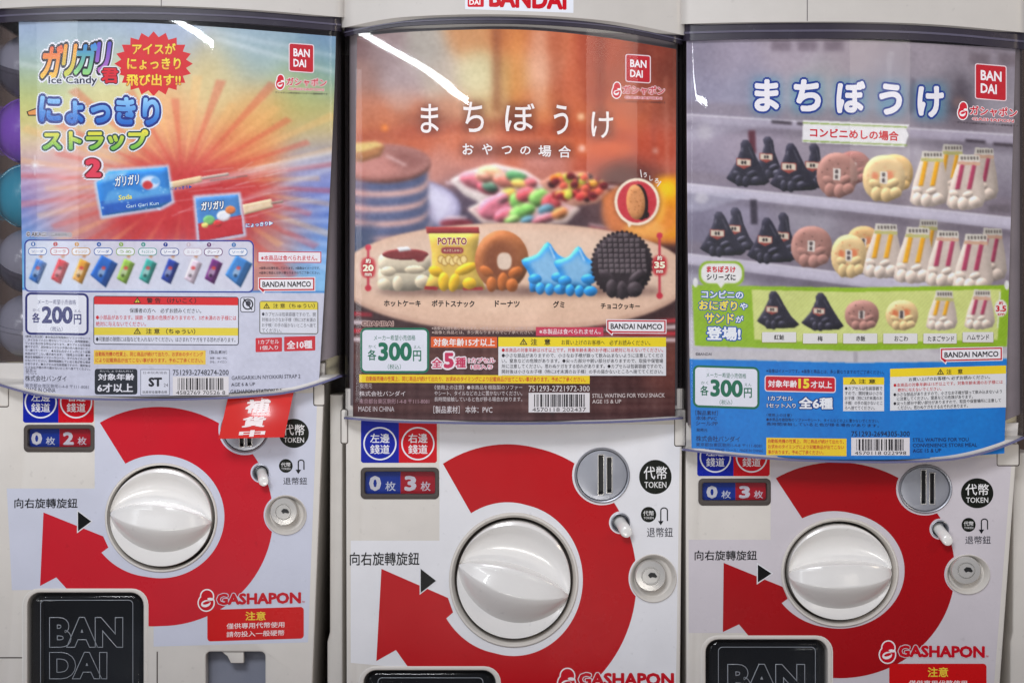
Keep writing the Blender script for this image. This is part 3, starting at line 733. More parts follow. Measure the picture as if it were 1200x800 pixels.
def display_case(m, root):
    xl, xr = m['case_x']; top, bot = interp(m['case_top']), interp(m['case_bot']); sag, rad = m['sag'], m['rad']
    P = plan(xl, xr, sag, rad)
    band('display_cover', P, lambda x: top(x) + 1, bot, M['clear'], root, 1.8, tilt=m.get('tilt', 0))
    lip = plan(xl, xr, sag, rad, grow=1.6)
    band('cover_bottom_rim', lip, lambda x: bot(x) - 0.6, lambda x: bot(x) + 1.9, M['blue_rim'], root, 3.0, tilt=m.get('tilt', 0))
    rim = plan(xl, xr, sag, rad, grow=0.9)
    band('cover_top_rim', rim, lambda x: top(x) - 2, lambda x: top(x) + m.get('rim_h', 9), M['dark_rim'], root, 3.2)
    band('cover_top_lip', plan(xl, xr, sag, rad, grow=1.8), lambda x: top(x) + m.get('rim_h', 9) * .45, lambda x: top(x) + m.get('rim_h', 9) * .58, M['rim_lip'], root, 1.2)
    capp = plan(xl, xr, sag, rad, back=240, grow=5)
    slab('top_cap', capp, lambda x: top(x) - 150, lambda x: top(x) - 0.6, M['cap'], root)
    tr = plan(xl, xr, sag + 10, rad + 6, back=165, grow=-5)
    sh = m.get('tilt', 0) * 450
    tr = [(x, d + 14 + sh) for x, d in tr]
    slab('tray', tr, lambda x: bot(x) - m.get('tray_h', 22), lambda x: bot(x) - 3, M['cream'], root)
    slab('case_core', [(x, d + 13 + sh) for x, d in plan(xl + m.get('core_l', 5), xr - 5, sag, rad, back=160)],
         lambda x: top(x) + 2, lambda x: bot(x) - m.get('tray_h', 22) + 1, M['case_inside'], root)
    slab('case_floor', [(x, max(d, 8) + sh) for x, d in plan(xl, xr, sag, rad, back=235, grow=-2)], lambda x: bot(x) - 2, lambda x: bot(x) + 1.5, M['white'], root)

# ------------------------------------------------------------------ measured data of the three machines (photo pixels)
def straight(xl0, y0, xr0, xl1, y1, xr1, n=1):
    return [(xl0, y0), (xr0, y0), (xr1, y1), (xl1, y1)]
FY = FLOOR_Y
M1 = dict(case_x=(-5, 400), case_top=[(-5, 11), (60, 7), (190, 7), (300, 12), (399, 21)], case_bot=[(-5, 449), (25, 463), (100, 467), (200, 468), (300, 464), (370, 456), (399, 440)],
          tilt=0.023, sag=20, rad=12, rim_h=16, tray_h=26, core_l=95,
          panel=[(-12, 425), (381, 425), (366, 800), (356, FY), (-16, FY)], cabinet=[(-10, 425), (379, 425), (364, 800), (354, FY), (-14, FY)],
          sticker=[(8, 572), (111, 572), (111, 466), (372, 460), (361, 752), (180, 757), (180, 686), (24, 691), (14, 691)], sticker_door=False, tone=(204, 207, 222), red=(200, 40, 52),
          knob_c=(189, 606), knob_r=(59.5, 57.5), bezel=(66, 64), knob_rot=R(4), knob_kw=dict(lens=0.2, up=-0.27),
          ring_c=(188, 605), ring_out=(132, 128), ring_in=(75, 72), tail=((117, 495), (147, 543)),
          arrow=[(77, 688), (66, 676), (47, 686), (51, 600), (121, 628), (127, 641), (119, 647)],
          coin=(287, 503), coin_r=(28.5, 27.5), slots=((281, 484, 285.5, 523), (290, 484, 294.5, 522)),
          lock=(335, 603), lock_r=(24.5, 23.5), cyl=(333, 599), cyl_r=15.5, lever=(305.5, 553.5), lever_r=10, lever_tip=(311, 563),
          counter=(29, 499, 109, 528), digits=('0', '2'), lane=(27, 445, 110, 495), lane_r=19, lane_y=471,
          tri=(91.5, 599, 107, 622), turn=(17, 583.5, 91, 595), token=(344.5, 507.5, 17.5, 17), token2=(335, 545.5, 8), uturn=(346, 538, 357, 555), ret=(332, 559, 360, 567.5),
          gash=(233, 691, 357, 713), gash_dy=-2, caution=(243, 714, 356, 751, -3.5), door=(31, 693, 169), chute=(241, 763, 311, 860),
          blocks=[(368, 450, 380, 474.5), (-8, 450, 9.5, 476)], seams=[(-10, 769.4, 27, 770.8), (183.5, 763, 184.9, 860)])
M2 = dict(case_x=(404.5, 799.4), case_top=[(404, 33), (430, 24), (500, 18.5), (600, 17), (700, 23), (760, 32), (800, 42)], case_bot=[(404, 489), (440, 493), (600, 496), (740, 493.5), (800, 489)],
          sag=24, rad=12, rim_h=10, tray_h=16,
          panel=[(405, 455), (800, 455), (797, 800), (794, FY), (407, FY)], cabinet=[(407, 455), (798, 455), (795, 800), (792, FY), (409, FY)],
          sticker=[(411, 633), (515, 633), (515, 497), (797, 497), (792, 812), (411, 776)], sticker_door=True, tone=(228, 228, 232), red=(188, 0, 36),
          knob_c=(602, 679), knob_r=(66.5, 69), bezel=(76, 79), knob_rot=R(14), knob_kw=dict(lens=0.21, up=-0.22),
          ring_c=(602, 679), ring_out=(144, 157), ring_in=(81, 89), tail=((519, 543), (552, 601)),
          arrow=[(476, 778), (464, 761), (441, 774), (447, 666), (525, 700), (531, 717), (523, 724)],
          coin=(705.5, 556.5), coin_r=(32.5, 32.5), slots=((701.5, 533, 707, 579), (711.5, 536, 716.8, 577)),
          lock=(765.5, 677), lock_r=(27.5, 28.5), cyl=(762, 674), cyl_r=17.5, lever=(727, 612), lever_r=11.5, lever_tip=(733.5, 622),
          counter=(424, 549, 513, 583), digits=('0', '3'), lane=(423, 480, 512, 542), lane_r=19.5, lane_y=519.5,
          tri=(493, 666, 511, 694), turn=(410, 646.5, 491.5, 662), token=(768, 558.5, 19, 20), token2=(760, 602.5, 9), uturn=(770, 594, 783, 615), ret=(758, 617.5, 788.5, 629),
          gash=(654, 783, 794, 808), caution=(664, 812, 792, 853, 0), door=(425, 784, 582),
          blocks=[(791, 480, 803, 522), (400, 480, 407, 519)])
M3 = dict(case_x=(800.6, 1200.5), case_top=[(802, 29), (850, 27), (1000, 26), (1100, 29), (1200, 39)], case_bot=[(802, 526), (850, 533), (960, 540), (1080, 541), (1160, 533), (1200, 512)],
          sag=20, rad=12, rim_h=19, tray_h=30,
          panel=[(803.5, 495), (1194, 495), (1172, 800), (1156, FY), (805, FY)], cabinet=[(805, 495), (1192, 495), (1170, 800), (1154, FY), (807, FY)],
          sticker=[(807, 632), (903, 632), (903, 540), (1186, 535), (1165, 800), (975, 815), (970, 741), (820, 741), (807, 741)], sticker_door=False, tone=(205, 199, 205), red=(166, 4, 34),
          knob_c=(984, 670), knob_r=(60.5, 56), bezel=(69, 64), knob_rot=R(-3), knob_kw=dict(lens=0.26, up=-0.20, flat=1.0),
          ring_c=(984, 668), ring_out=(135, 126), ring_in=(76, 68), tail=((909, 560), (940, 607)),
          arrow=[(876, 743), (866, 731), (847, 740), (848, 659), (917, 687), (923, 701), (916, 706)],
          coin=(1084, 572.5), coin_r=(31.5, 28.5), slots=((1080, 551, 1085, 590), (1090, 554, 1095, 590)),
          lock=(1134, 672.5), lock_r=(26, 23.5), cyl=(1131, 667.5), cyl_r=17, lever=(1101.5, 619.5), lever_r=10.5, lever_tip=(1107.5, 632), ar=0.92,
          counter=(820, 562, 902, 590.5), digits=('0', '3'), lane=(817, 505, 902, 557.5), lane_r=18.5, lane_y=535,
          tri=(888, 661, 904, 682), turn=(814, 644.5, 887, 656), token=(1145, 577.5, 19, 17.5), token2=(1135, 614.5, 8.2), uturn=(1146, 607, 1158, 625), ret=(1131, 627.5, 1161, 637),
          gash=(1031, 751, 1158, 774), gash_dy=1, caution=(1042, 777, 1156, 818, 0), door=(826, 748, 971),
          blocks=[(1169, 520, 1194, 545)])

mach = []
for m, lab in ((M1, 'white capsule machine with smoky door under the pastel strap poster, red tag hanging from it'),
               (M2, 'white capsule machine under the brown snack poster, red wordmark sticker on its cap'),
               (M3, 'white capsule machine below the blue and grey convenience store meal poster')):
    xc = (m['case_x'][0] + m['case_x'][1]) / 2
    root = empty('capsule_machine', W(xc, FLOOR_Y, PD))
    tag(root, lab, 'vending machine', 'capsule machines standing in a row')
    mach.append(root); m['root'] = root
    lower_front(m, root); display_case(m, root)

def case_surf(m, off=4.0):
    xl, xr = m['case_x']; xc, hw = (xl + xr) / 2, (xr - xl) / 2; sag, rad = m['sag'], m['rad']
    def f(x, y, lay):
        t = (x - xc) / hw; d = sag * t * t + off + m.get('tilt', 0) * (y - 11)
        return W(x, y, d - LAY * lay, d)
    return f
def cap_surf(m):
    xl, xr = m['case_x']; xc, hw = (xl + xr) / 2, (xr - xl) / 2
    def f(x, y, lay):
        t = (x - xc) / hw; d = m['sag'] * t * t - 5.0
        return W(x, y, d - LAY * lay, d)
    return f
# wordmark sticker on the middle machine's cap, seams on the other caps
P = Print('cap_sticker', cap_surf(M2), M2['root'], M['vinyl'], 2)
P.shape([(545, -22), (672, -18), (672, 15.5), (545, 11)], (214, 218, 228))
P.box(548, -14, 567, 8.5, (192, 24, 44), 1.5, 0, 1).text('DAI', 550, 0, 563, 6, (240, 235, 238), 0.03)
P.text('BANDAI', 573, -14, 664, 8.5, (188, 16, 40), 0.05, 3.5)
for m, x in ((M1, 189), (M3, 946)):
    P = Print('cap_seam', cap_surf(m), m['root'], M['vinyl'], 1); P.box(x - .5, -60, x + .5, (8 if m is M1 else 25), (88, 84, 88))
flush()

# ------------------------------------------------------------------ poster furniture shared by the three posters
WHT, BLK = (226, 226, 234), (34, 32, 38)
def maker_mark(sf, root, x0, y0, x1, y1, dy=0):
    P = Print('maker_mark', sf, root, M['paper'], 3)
    w, h = x1 - x0, y1 - y0
    P.box(x0 - 1.2, y0 - 1.2, x1 + 1.2, y1 + 1.2, (225, 205, 212), 3, dy).box(x0, y0, x1, y1, (188, 26, 44), 2, dy, 1)
    P.text('BAN', x0 + w * .16, y0 + h * .17, x1 - w * .14, y0 + h * .47, (240, 234, 238), 0.03, dy * .7)
    P.text('DAI', x0 + w * .16, y0 + h * .56, x1 - w * .30, y0 + h * .85, (240, 234, 238), 0.03, dy * .6)
def capsule_mark(sf, root, x0, y0, x1, y1, dy=0):
    P = Print('capsule_toy_mark', sf, root, M['paper'], 3); w, h = x1 - x0, y1 - y0
    gash_icon(P, x0, y0, x0 + w * .16, y1, (205, 32, 50), 0, 1.2)
    P.text('ガシャポン', x0 + w * .20, y0 + h * .14 + dy * .2, x1, y0 + h * .72 + dy * .2, (200, 30, 48), 0.03, dy * .8, out=[(0.085, (240, 226, 230))])
    P.text('GASHAPON', x0 + w * .24, y0 + h * .84 + dy * .2, x1 - w * .06, y0 + h * 1.02 + dy * .2, (200, 30, 48), 0.02, dy * .7, out=[(0.09, (240, 226, 230))])
    P.text('ガシャポンは株式会社バンダイの登録商標です', x0 - 1, y1 + 2.2, x1 + 1, y1 + 4.6, (60, 50, 56), 0, dy * 1.1)
def namco(sf, root, x0, y0, x1, y1, dy=0):
    P = Print('company_mark', sf, root, M['paper'], 3); h = y1 - y0; e = dy / (x1 - x0)
    P.shape([(x0, y0), (x1, y0 + dy), (x1, y1 + dy), (x0 + 8, y1), (x0 + 7, y1 + 3), (x0, y1 - 3)], (238, 228, 232))
    P.shape([(x0 + 1, y0 + 1), (x1 - 1, y0 + 1 + dy), (x1 - 1, y1 - 1 + dy), (x0 + 7, y1 - 1), (x0 + 6, y1 + 1), (x0 + 1, y1 - 4)], (196, 30, 46), 1)
    P.shape([(x0 + 2.6, y0 + 2.6), (x1 - 2.6, y0 + 2.6 + dy), (x1 - 2.6, y1 - 2.6 + dy), (x0 + 7, y1 - 2.6), (x0 + 2.6, y1 - 5)], (236, 234, 238), 2)
    P.text('BANDAI NAMCO', x0 + 5, y0 + h * .30, x1 - 5, y0 + h * .70, (30, 28, 34), 0.03, dy * .85, lay=3)
def price(sf, root, x0, y0, x1, y1, num, col, dy=0):
    w, h = x1 - x0, y1 - y0
    P = Print('price_box', sf, root, M['paper'], 2)
    P.frame(x0, y0, x1, y1, 2.6, col, (224, 226, 236), 7, dy)
    e = lambda f: dy * f
    P.text('メーカー希望小売価格', x0 + w * .20, y0 + h * .16 + e(.2), x0 + w * .80, y0 + h * .28 + e(.2), col, 0.0, e(.6))
    P.text('かく', x0 + w * .12, y0 + h * .38 + e(.1), x0 + w * .23, y0 + h * .45 + e(.1), col)
    P.text('各', x0 + w * .11, y0 + h * .48 + e(.1), x0 + w * .235, y0 + h * .72 + e(.1), col, 0.022)
    P.text(num, x0 + w * .26, y0 + h * .32 + e(.3), x0 + w * .75, y0 + h * .73 + e(.3), col, 0.042, e(.5))
    P.text('えん', x0 + w * .775, y0 + h * .39 + e(.8), x0 + w * .88, y0 + h * .46 + e(.8), col)
    P.text('円', x0 + w * .765, y0 + h * .50 + e(.8), x0 + w * .885, y0 + h * .74 + e(.8), col, 0.022)
    P.text('（税込）', x0 + w * .40, y0 + h * .80 + e(.4), x0 + w * .59, y0 + h * .92 + e(.4), col, 0.004)
def barcode(sf, root, x0, y0, x1, y1, num, digits, numcol, seed, dy=0):
    P = Print('barcode', sf, root, M['paper'], 2); w, h = x1 - x0, y1 - y0
    P.text(num, x0, y0 - h * .36, x1, y0 - h * .07, numcol, 0.008)
    P.box(x0, y0, x1, y1, (226, 222, 224))
    r = random.Random(seed); x = x0 + w * .09
    while x < x1 - w * .09:
        bw = r.choice([.6, .6, 1.1, 1.1, 1.7, 2.2]); P.box(x, y0 + h * .08, min(x + bw, x1 - w * .08), y0 + h * .72, (40, 36, 40), 0, 0, 1); x += bw + r.choice([.6, .8, 1.2, 1.8])
    P.text(digits, x0 + w * .06, y0 + h * .76, x1 - w * .06, y0 + h * .96, (40, 36, 40), 0.0)
def lines(P, L, x0, x1, y, step, h, col, dy=0, b=0.0, lay=2):
    for i, t in enumerate(L):
        if isinstance(t, tuple): t, c, xa, xb = t
        else: c, xa, xb = col, x0, x1
        P.text(t, xa, y + i * step + dy * (xa - x0) / (x1 - x0), xb, y + i * step + h + dy * (xa - x0) / (x1 - x0), c, b, dy * (xb - xa) / (x1 - x0), lay=lay)
def warn_sign(P, x, y, r, lay=3):
    P.shape([(x, y - r), (x + r * 1.1, y + r * .8), (x - r * 1.1, y + r * .8)], (30, 28, 30), lay)
    P.shape([(x, y - r * .55), (x + r * .72, y + r * .58), (x - r * .72, y + r * .58)], (222, 200, 60), lay + 1)
    P.box(x - .45, y - r * .3, x + .45, y + r * .2, (30, 28, 30), 0, 0, lay + 2).box(x - .45, y + r * .3, x + .45, y + r * .5, (30, 28, 30), 0, 0, lay + 2)

# ================================================================== poster 1: strap poster (mascot left out)
def poster_one():
    m = M1; sf = case_surf(m)
    cv = Canvas(14, 16, 404, 476, (190, 190, 210))
    cv.blobs([(30, 30, (148, 165, 196)), (110, 32, (150, 168, 196)), (200, 34, (160, 176, 200)), (300, 40, (140, 164, 196)), (390, 50, (110, 140, 180)),
              (30, 70, (150, 175, 190)), (100, 60, (165, 185, 180)), (300, 60, (165, 190, 180)), (385, 85, (120, 160, 160)),
              (30, 105, (170, 190, 120)), (120, 100, (215, 215, 150)), (250, 90, (215, 195, 140)), (360, 110, (165, 185, 120)),
              (28, 135, (215, 205, 110)), (120, 140, (225, 205, 150)), (200, 150, (232, 175, 120)), (310, 140, (226, 170, 100)), (375, 145, (212, 180, 90)),
              (30, 175, (216, 190, 175)), (90, 190, (220, 170, 160)), (200, 200, (205, 80, 70)), (290, 190, (222, 120, 80)), (375, 180, (170, 165, 190)),
              (30, 215, (170, 135, 190)), (80, 230, (215, 140, 130)), (180, 240, (190, 50, 55)), (270, 240, (180, 50, 60)), (380, 215, (120, 135, 205)),
              (30, 255, (95, 125, 200)), (90, 265, (190, 120, 120)), (170, 275, (190, 60, 62)), (260, 275, (175, 60, 70)), (330, 260, (190, 130, 120)), (385, 255, (80, 115, 200)),
              (28, 290, (95, 160, 215)), (30, 330, (120, 190, 230)), (200, 320, (190, 170, 195)), (300, 300, (200, 140, 130)), (380, 290, (110, 160, 220)), (380, 330, (140, 195, 232))], 26)
    # plain radiating burst of orange and red rays where the picture's colours sit
    for i in range(44):
        a = 2 * math.pi * i / 44 + 0.05; b = a + 0.062
        k = (246, 190, 120) if i % 2 else (214, 62, 52)
        r1 = 190 + 30 * math.sin(i * 2.3)
        c0 = (215, 215)
        cv.poly([(c0[0] + 20 * math.cos(a), c0[1] + 14 * math.sin(a)), (c0[0] + r1 * math.cos(a), c0[1] + r1 * .62 * math.sin(a)), (c0[0] + r1 * math.cos(b), c0[1] + r1 * .62 * math.sin(b))], k, a=0.34, soft=1.2)
    cv.ell(225, 238, 95, 42, (192, 40, 46), a=.75, soft=12)
    for (x0, y0, x1, y1, w) in ((22, 75, 150, 95, 3), (250, 45, 392, 85, 3), (240, 35, 392, 66, 2), (200, 222, 392, 178, 5), (255, 245, 392, 196, 3), (290, 206, 390, 188, 3)):
        cv.line(x0, y0, x1, y1, w, (235, 240, 245), a=.55, soft=2)
    for a in range(0, 180, 30):                       # star glint
        l = 12 if a % 90 == 0 else 6
        cv.line(41 - l * math.cos(R(a)), 194 - l * math.sin(R(a)), 41 + l * math.cos(R(a)), 194 + l * math.sin(R(a)), 1, (250, 250, 255), a=.7)
    for k in range(7):
        cv.poly([(22, 200 + k * 13), (120, 190 + k * 6), (120, 193 + k * 6), (22, 206 + k * 13)], (225, 215, 240), a=.25, soft=1)
        cv.poly([(330, 240 + k * 9), (396, 225 + k * 15), (396, 232 + k * 15), (330, 243 + k * 9)], (220, 232, 250), a=.3, soft=1.5)
    # strap bars: a blue wrapped bar and a red and blue boxed bar, both on sticks
    cv.poly([(196, 214), (236, 206), (237, 213), (198, 222)], (222, 190, 150), puff=2)
    cv.line(236, 209, 268, 204, 3.5, (185, 170, 160), puff=2); cv.line(246, 212, 290, 206, 1.2, (120, 105, 100))
    cv.poly([(110, 213), (127, 198), (198, 193), (205, 238), (190, 246), (118, 257), (113, 233)], (190, 220, 245), a=.8, soft=1.2)
    cv.poly([(113, 214), (128, 201), (196, 196), (201, 236), (188, 243), (120, 253), (116, 232)], (44, 126, 205), puff=5, spec=.3)
    cv.poly([(120, 205), (150, 200), (147, 207), (119, 214)], (150, 205, 240), soft=1, a=.7); cv.poly([(118, 236), (200, 226), (201, 236), (120, 252)], (36, 84, 180), a=.8)
    cv.ell(176, 214, 11, 8, (225, 232, 245), soft=1, a=.9); cv.ell(173, 217, 6, 5, (196, 50, 55), soft=.6); cv.ell(182, 212, 5, 4, (110, 170, 225), soft=.6)
    cv.poly([(284, 240), (318, 233), (320, 243), (286, 252)], (226, 200, 165), puff=2); cv.line(318, 238, 332, 236, 3, (150, 130, 120), puff=2)
    cv.poly([(226, 229), (282, 225), (289, 277), (231, 287)], (200, 222, 244), a=.85, soft=1.2)
    cv.poly([(229, 232), (279, 228), (285, 274), (234, 283)], (70, 130, 195), puff=3, spec=.2); cv.poly([(232, 262), (283, 252), (285, 274), (234, 283)], (190, 44, 52))
    for x, y, r, c in ((245, 258, 7, (120, 190, 110)), (262, 253, 8, (235, 235, 240)), (270, 246, 6, (225, 120, 60)), (255, 262, 5, (205, 60, 60)), (240, 264, 4, (240, 220, 120))): cv.ell(x, y, r, r * .8, c, puff=2, a=.95)
    rp = random.Random(3)
    for i in range(26):
        cv.ell(rp.uniform(120, 196), rp.uniform(204, 246), rp.uniform(.6, 1.6), rp.uniform(.6, 1.4), (200, 228, 248), a=.7)
        cv.line(*(lambda x, y: (x, y, x + rp.uniform(16, 50), y - rp.uniform(4, 12)))(rp.uniform(196, 330), rp.uniform(196, 262)), 1.0, (240, 236, 240), a=.35, soft=.6)
    cv.poly([(128, 224), (150, 221), (168, 226), (186, 219), (198, 221), (200, 228), (120, 240)], (120, 186, 232), a=.55, soft=1)
    # white lower half
    cv.poly([(10, 339), (404, 343), (404, 480), (10, 480)], (203, 205, 222))
    cv.poly([(10, 337.5), (404, 341.5), (404, 343.5), (10, 339.5)], (60, 130, 205))
    # product row panel
    cv.poly(rrect(29, 281, 297, 341, 6, dy=1), (210, 216, 232), a=.93)
    cols = [(58, 118, 200), (206, 40, 52), (228, 160, 58), (38, 100, 190), (150, 190, 80), (62, 165, 155), (40, 66, 160), (226, 206, 222), (112, 48, 120), (64, 130, 200)]
    xs = [44, 70, 95, 121, 147, 173, 199, 226, 250, 279]
    for i, (x, c) in enumerate(zip(xs, cols)):
        big = i in (3, 9); w = 13 if big else 9; h = 17 if big else 15; y = 318
        cv.line(x + 3, y - h - 1, x + 6, y - h - 8, 4, (196, 150, 120))
        c = np.array(c, float)
        if big: P_ = [(x - w - 2, y + 4), (x - 2, y - h - 2), (x + w + 4, y - h + 8), (x + 3, y + h + 2)]
        else: P_ = [(x - w - 1, y + h * .55), (x - 1, y - h), (x + w + 2, y - h * .62), (x + 1, y + h)]
        cv.poly(P_, c * .72, puff=2)
        cv.poly([(P_[0][0], P_[0][1]), P_[1], ((P_[1][0] * .3 + P_[2][0] * .7), (P_[1][1] * .3 + P_[2][1] * .7)), (P_[0][0] * .25 + P_[3][0] * .75, P_[0][1] * .25 + P_[3][1] * .75)], c, puff=2, spec=.3)
        mx, my = x - 1, y - 1
        cv.ell(mx - 1, my + 2, 3.6, 6, np.clip(c * .4 + 130, 0, 255), rot=.5, soft=.6, a=.9); cv.ell(mx + 1.5, my - 3, 2.4, 2.2, (210, 70, 70) if i not in (1,) else (90, 40, 50), soft=.5, a=.9); cv.ell(mx - 2, my + 6, 2, 2, c * .5, soft=.4)
    cv.grain(2.0, 3)
    lerp = lambda a, b: (lambda v: a + (b - a) * v)
    yt = interp([(0, 26), (.3, 25), (.6, 31), (1, 43)]); yb = interp([(0, 461), (.3, 464.5), (.6, 463), (1, 451)])
    root = empty('product_poster', W(200, 463, 24))
    tag(root, 'rainbow coloured strap poster with white lower half, behind the clear cover', 'poster', 'product posters in the machine fronts')
    poster_sheet('paper_sheet', cv, lambda v: 22 + 6 * v, lambda v: 393.5 - 20 * v ** 1.3, lambda u: yt(u), lambda u: yb(u), sf, root)
    K = M['paper']; NAVY = (30, 38, 100)
    P = Print('red_burst', sf, root, K, 1)
    st = [(180 + (46 if i % 2 == 0 else 38.5) * math.cos(math.pi * i / 20), 75 + (38 if i % 2 == 0 else 31.5) * math.sin(math.pi * i / 20)) for i in range(40)]
    P.shape(st, (208, 28, 38))
    Y_ = lambda u, v: (246, 226 - 50 * v, 60)
    P.text('アイスが', 155, 51, 206, 64, Y_, 0.03, out=[(0.07, (170, 10, 24))]).text('にょっきり', 149, 68, 212, 82, Y_, 0.03, out=[(0.07, (170, 10, 24))]).text('飛び出す!!', 148, 87, 212, 101, Y_, 0.03, out=[(0.07, (170, 10, 24))])
    P = Print('series_title', sf, root, K, 3)
    hues = [((224, 90, 50), (240, 200, 70)), ((240, 150, 50), (190, 205, 70)), ((60, 130, 215), (150, 215, 120)), ((90, 80, 190), (190, 110, 190))]
    for i, ch in enumerate('ガリガリ'):
        a, b = hues[i]; x = (49, 73, 88, 112)[i]; w = (24, 16, 25, 17)[i]
        f = lambda u, v, a=a, b=b: tuple(np.array(a) * (1 - v) + np.array(b) * v)
        P.text(ch, x, 48 + (4 - i) * 1.2, x + w, 84 + (4 - i) * 2.2, f, 0.045, out=[(0.17, (228, 228, 236)), (0.115, (34, 32, 46))], shear=.12)
    P.text('君', 119, 80, 139, 98, (212, 32, 48), 0.04, out=[(0.17, (228, 228, 236)), (0.1, (40, 30, 40))], lay=6)
    P.text('Ice Candy', 57, 89.5, 114, 101, (36, 40, 66), 0.02, out=[(0.1, (228, 230, 236))], lay=6)
    P = Print('product_title', sf, root, K, 3)
    cv_ = lambda u, v: tuple(np.array((150, 205, 245)) * (1 - v) + np.array((22, 92, 190)) * v)
    P.shape([(31, 131), (44, 126), (50, 127), (50, 134), (44, 136), (33, 136)], (40, 34, 40)).shape([(32.5, 131.5), (44, 127.5), (49, 128.5), (49, 133), (44, 134.5), (34, 134.8)], (226, 152, 84), 1)
    P.text('にょっきり', 46, 111, 187, 144, cv_, 0.045, out=[(0.18, (222, 228, 240)), (0.13, (22, 46, 128))], dy=4)
    gy = lambda u, v: tuple(np.array((244, 224, 70)) * (1 - v) + np.array((96, 180, 70)) * v)
    P.text('ストラップ', 50, 153, 174, 177, gy, 0.05, out=[(0.19, (226, 230, 238)), (0.13, (34, 70, 60))], dy=-1)
    P.text('2', 100, 186, 119, 208, (222, 60, 84), 0.06, out=[(0.19, (230, 228, 236)), (0.12, (110, 20, 40))])
    P = Print('bar_lettering', sf, root, K, 3)
    P.text('ガリガリ', 135, 207, 163, 219, (230, 240, 250), 0.03, -3, out=[(0.10, (30, 70, 150))]).text('Soda', 139, 229, 155, 235, (226, 222, 110), 0.03, -2).text('Gari Gari Kun', 148, 240, 186, 244, (190, 220, 245), 0.01, -4)
    P = Print('bar_lettering', sf, root, K, 3); P.text('ガリガリ', 236, 237, 262, 247, (236, 240, 246), 0.04, -2, out=[(0.12, (40, 60, 110))])
    P = Print('pull_lettering', sf, root, K, 3); P.text('にょっきり▶', 200, 219, 225, 223, (40, 80, 170), 0.02, -2); Print('pull_lettering', sf, root, K, 3).text('にょっきり▶', 288, 262, 320, 267, (225, 235, 245), 0.04, -3, out=[(.12, (40, 80, 170))])
    Print('copyright_line', sf, root, K, 3).text('© AKAGI / GARIPRO', 31, 271.5, 84, 277, (36, 34, 44), 0.02, 1, out=[(0.1, (228, 224, 230))])
    maker_mark(sf, root, 339.5, 51.5, 367, 83, 2); capsule_mark(sf, root, 323.5, 88, 383, 105, 2)
    P = Print('product_row', sf, root, K, 2)
    P.shape([rrect(28.5, 280.5, 297.5, 342, 6.5, dy=1), rrect(30, 282, 296, 340.5, 5.5, dy=1)], (46, 60, 150))
    names = ['ソーダ', 'コーラ', 'オレンジ', 'ソーダ', 'うめ', 'チョコミント', 'ソーダ', 'ミルク', 'グレープ', 'ソーダ']
    for i, (x, c) in enumerate(zip(xs, cols)):
        c = tuple(np.clip(np.array(c) * .9, 0, 200)); yy = 294.5 + i * .1
        P.shape(ell(x - 5, yy - 8.5, 2.6, 2.6, 14), c).text(str(i + 1), x - 5.8, yy - 10, x - 4.2, yy - 7, (240, 240, 245))
        P.shape([rrect(x - 11, yy - 4.5, x + 11, yy + 4.5, 4), rrect(x - 10.2, yy - 3.7, x + 10.2, yy + 3.7, 3.4)], c, 1).box(x - 10.2, yy - 3.7, x + 10.2, yy + 3.7, (232, 234, 242), 3.4, 0, .5)
        P.text(names[i], x - 7, yy - 1.8, x + 7, yy + 1.8, c, 0.01)
    P = Print('not_edible_notice', sf, root, K, 2); P.frame(302, 294.5, 376.5, 307.5, 1, (205, 60, 70), (232, 228, 234), .4, .5).text('※本商品は食べられません。', 306, 299, 372, 305.5, (205, 40, 56), 0.016)
    lines(P, ['※画像は処理を施しております。※画像はイメージです。', '※画像と商品とは多少異なりますのでご了承ください。'], 304, 375, 312.5, 5.5, 3.2, (50, 46, 60))
    namco(sf, root, 302.5, 325, 369.5, 341.5, -.5)
    price(sf, root, 29.5, 342.5, 104, 392, '200', (42, 44, 110), 1)
    P = Print('small_print', sf, root, K, 2)
    base = '〈使用上の注意〉●本商品を樹脂製のソファーやシート、タイルなどの上に置かないでください。長時間接触していると色が移る場合があります。●カプセルは包装容器ですので、開封後は小さなお子様の手の届かないところへ捨ててください。●お求めのタイミングにより記載商品が出てこない事があります。'
    lines(P, [(base + base)[i * 25:i * 25 + 25] for i in range(10)], 29.5, 106, 392.5, 4.0, 2.9, (60, 60, 74), 2.5)
    lines(P, [('発売元', (120, 120, 134), 30, 43), ('株式会社バンダイ', (48, 50, 66), 29.5, 78)], 29, 106, 431.5, 8, 6.8, (60, 60, 70), 1)
    P.text('東京都台東区駒形1-4-8 〒111-8081', 29.5, 449, 104, 453.6, (120, 122, 138), 0, 2).text('MADE IN CHINA', 31, 454, 65, 459, (60, 60, 74), 0.0, .6)
    P = Print('warning_box', sf, root, K, 2)
    P.frame(109.5, 346.5, 280, 403.5, 1, (70, 70, 84), (218, 220, 232), 3.5, 1.2)
    P.box(110.5, 347.5, 279, 356.5, (214, 44, 48), 0.5, 1.2, 2).box(110.5, 383.5, 279, 392.5, (228, 208, 66), .2, .6, 2)
    for y, t, x0, x1 in ((352, '警 告 （けいこく）', 172, 230), (388, '注 意 （ちゅうい）', 171, 229)):
        warn_sign(P, 161, y, 4); P.text(t, x0, y - 3.2, x1, y + 3.2, (40, 26, 28), 0.02, .3, lay=3)
    RD = (206, 40, 52)
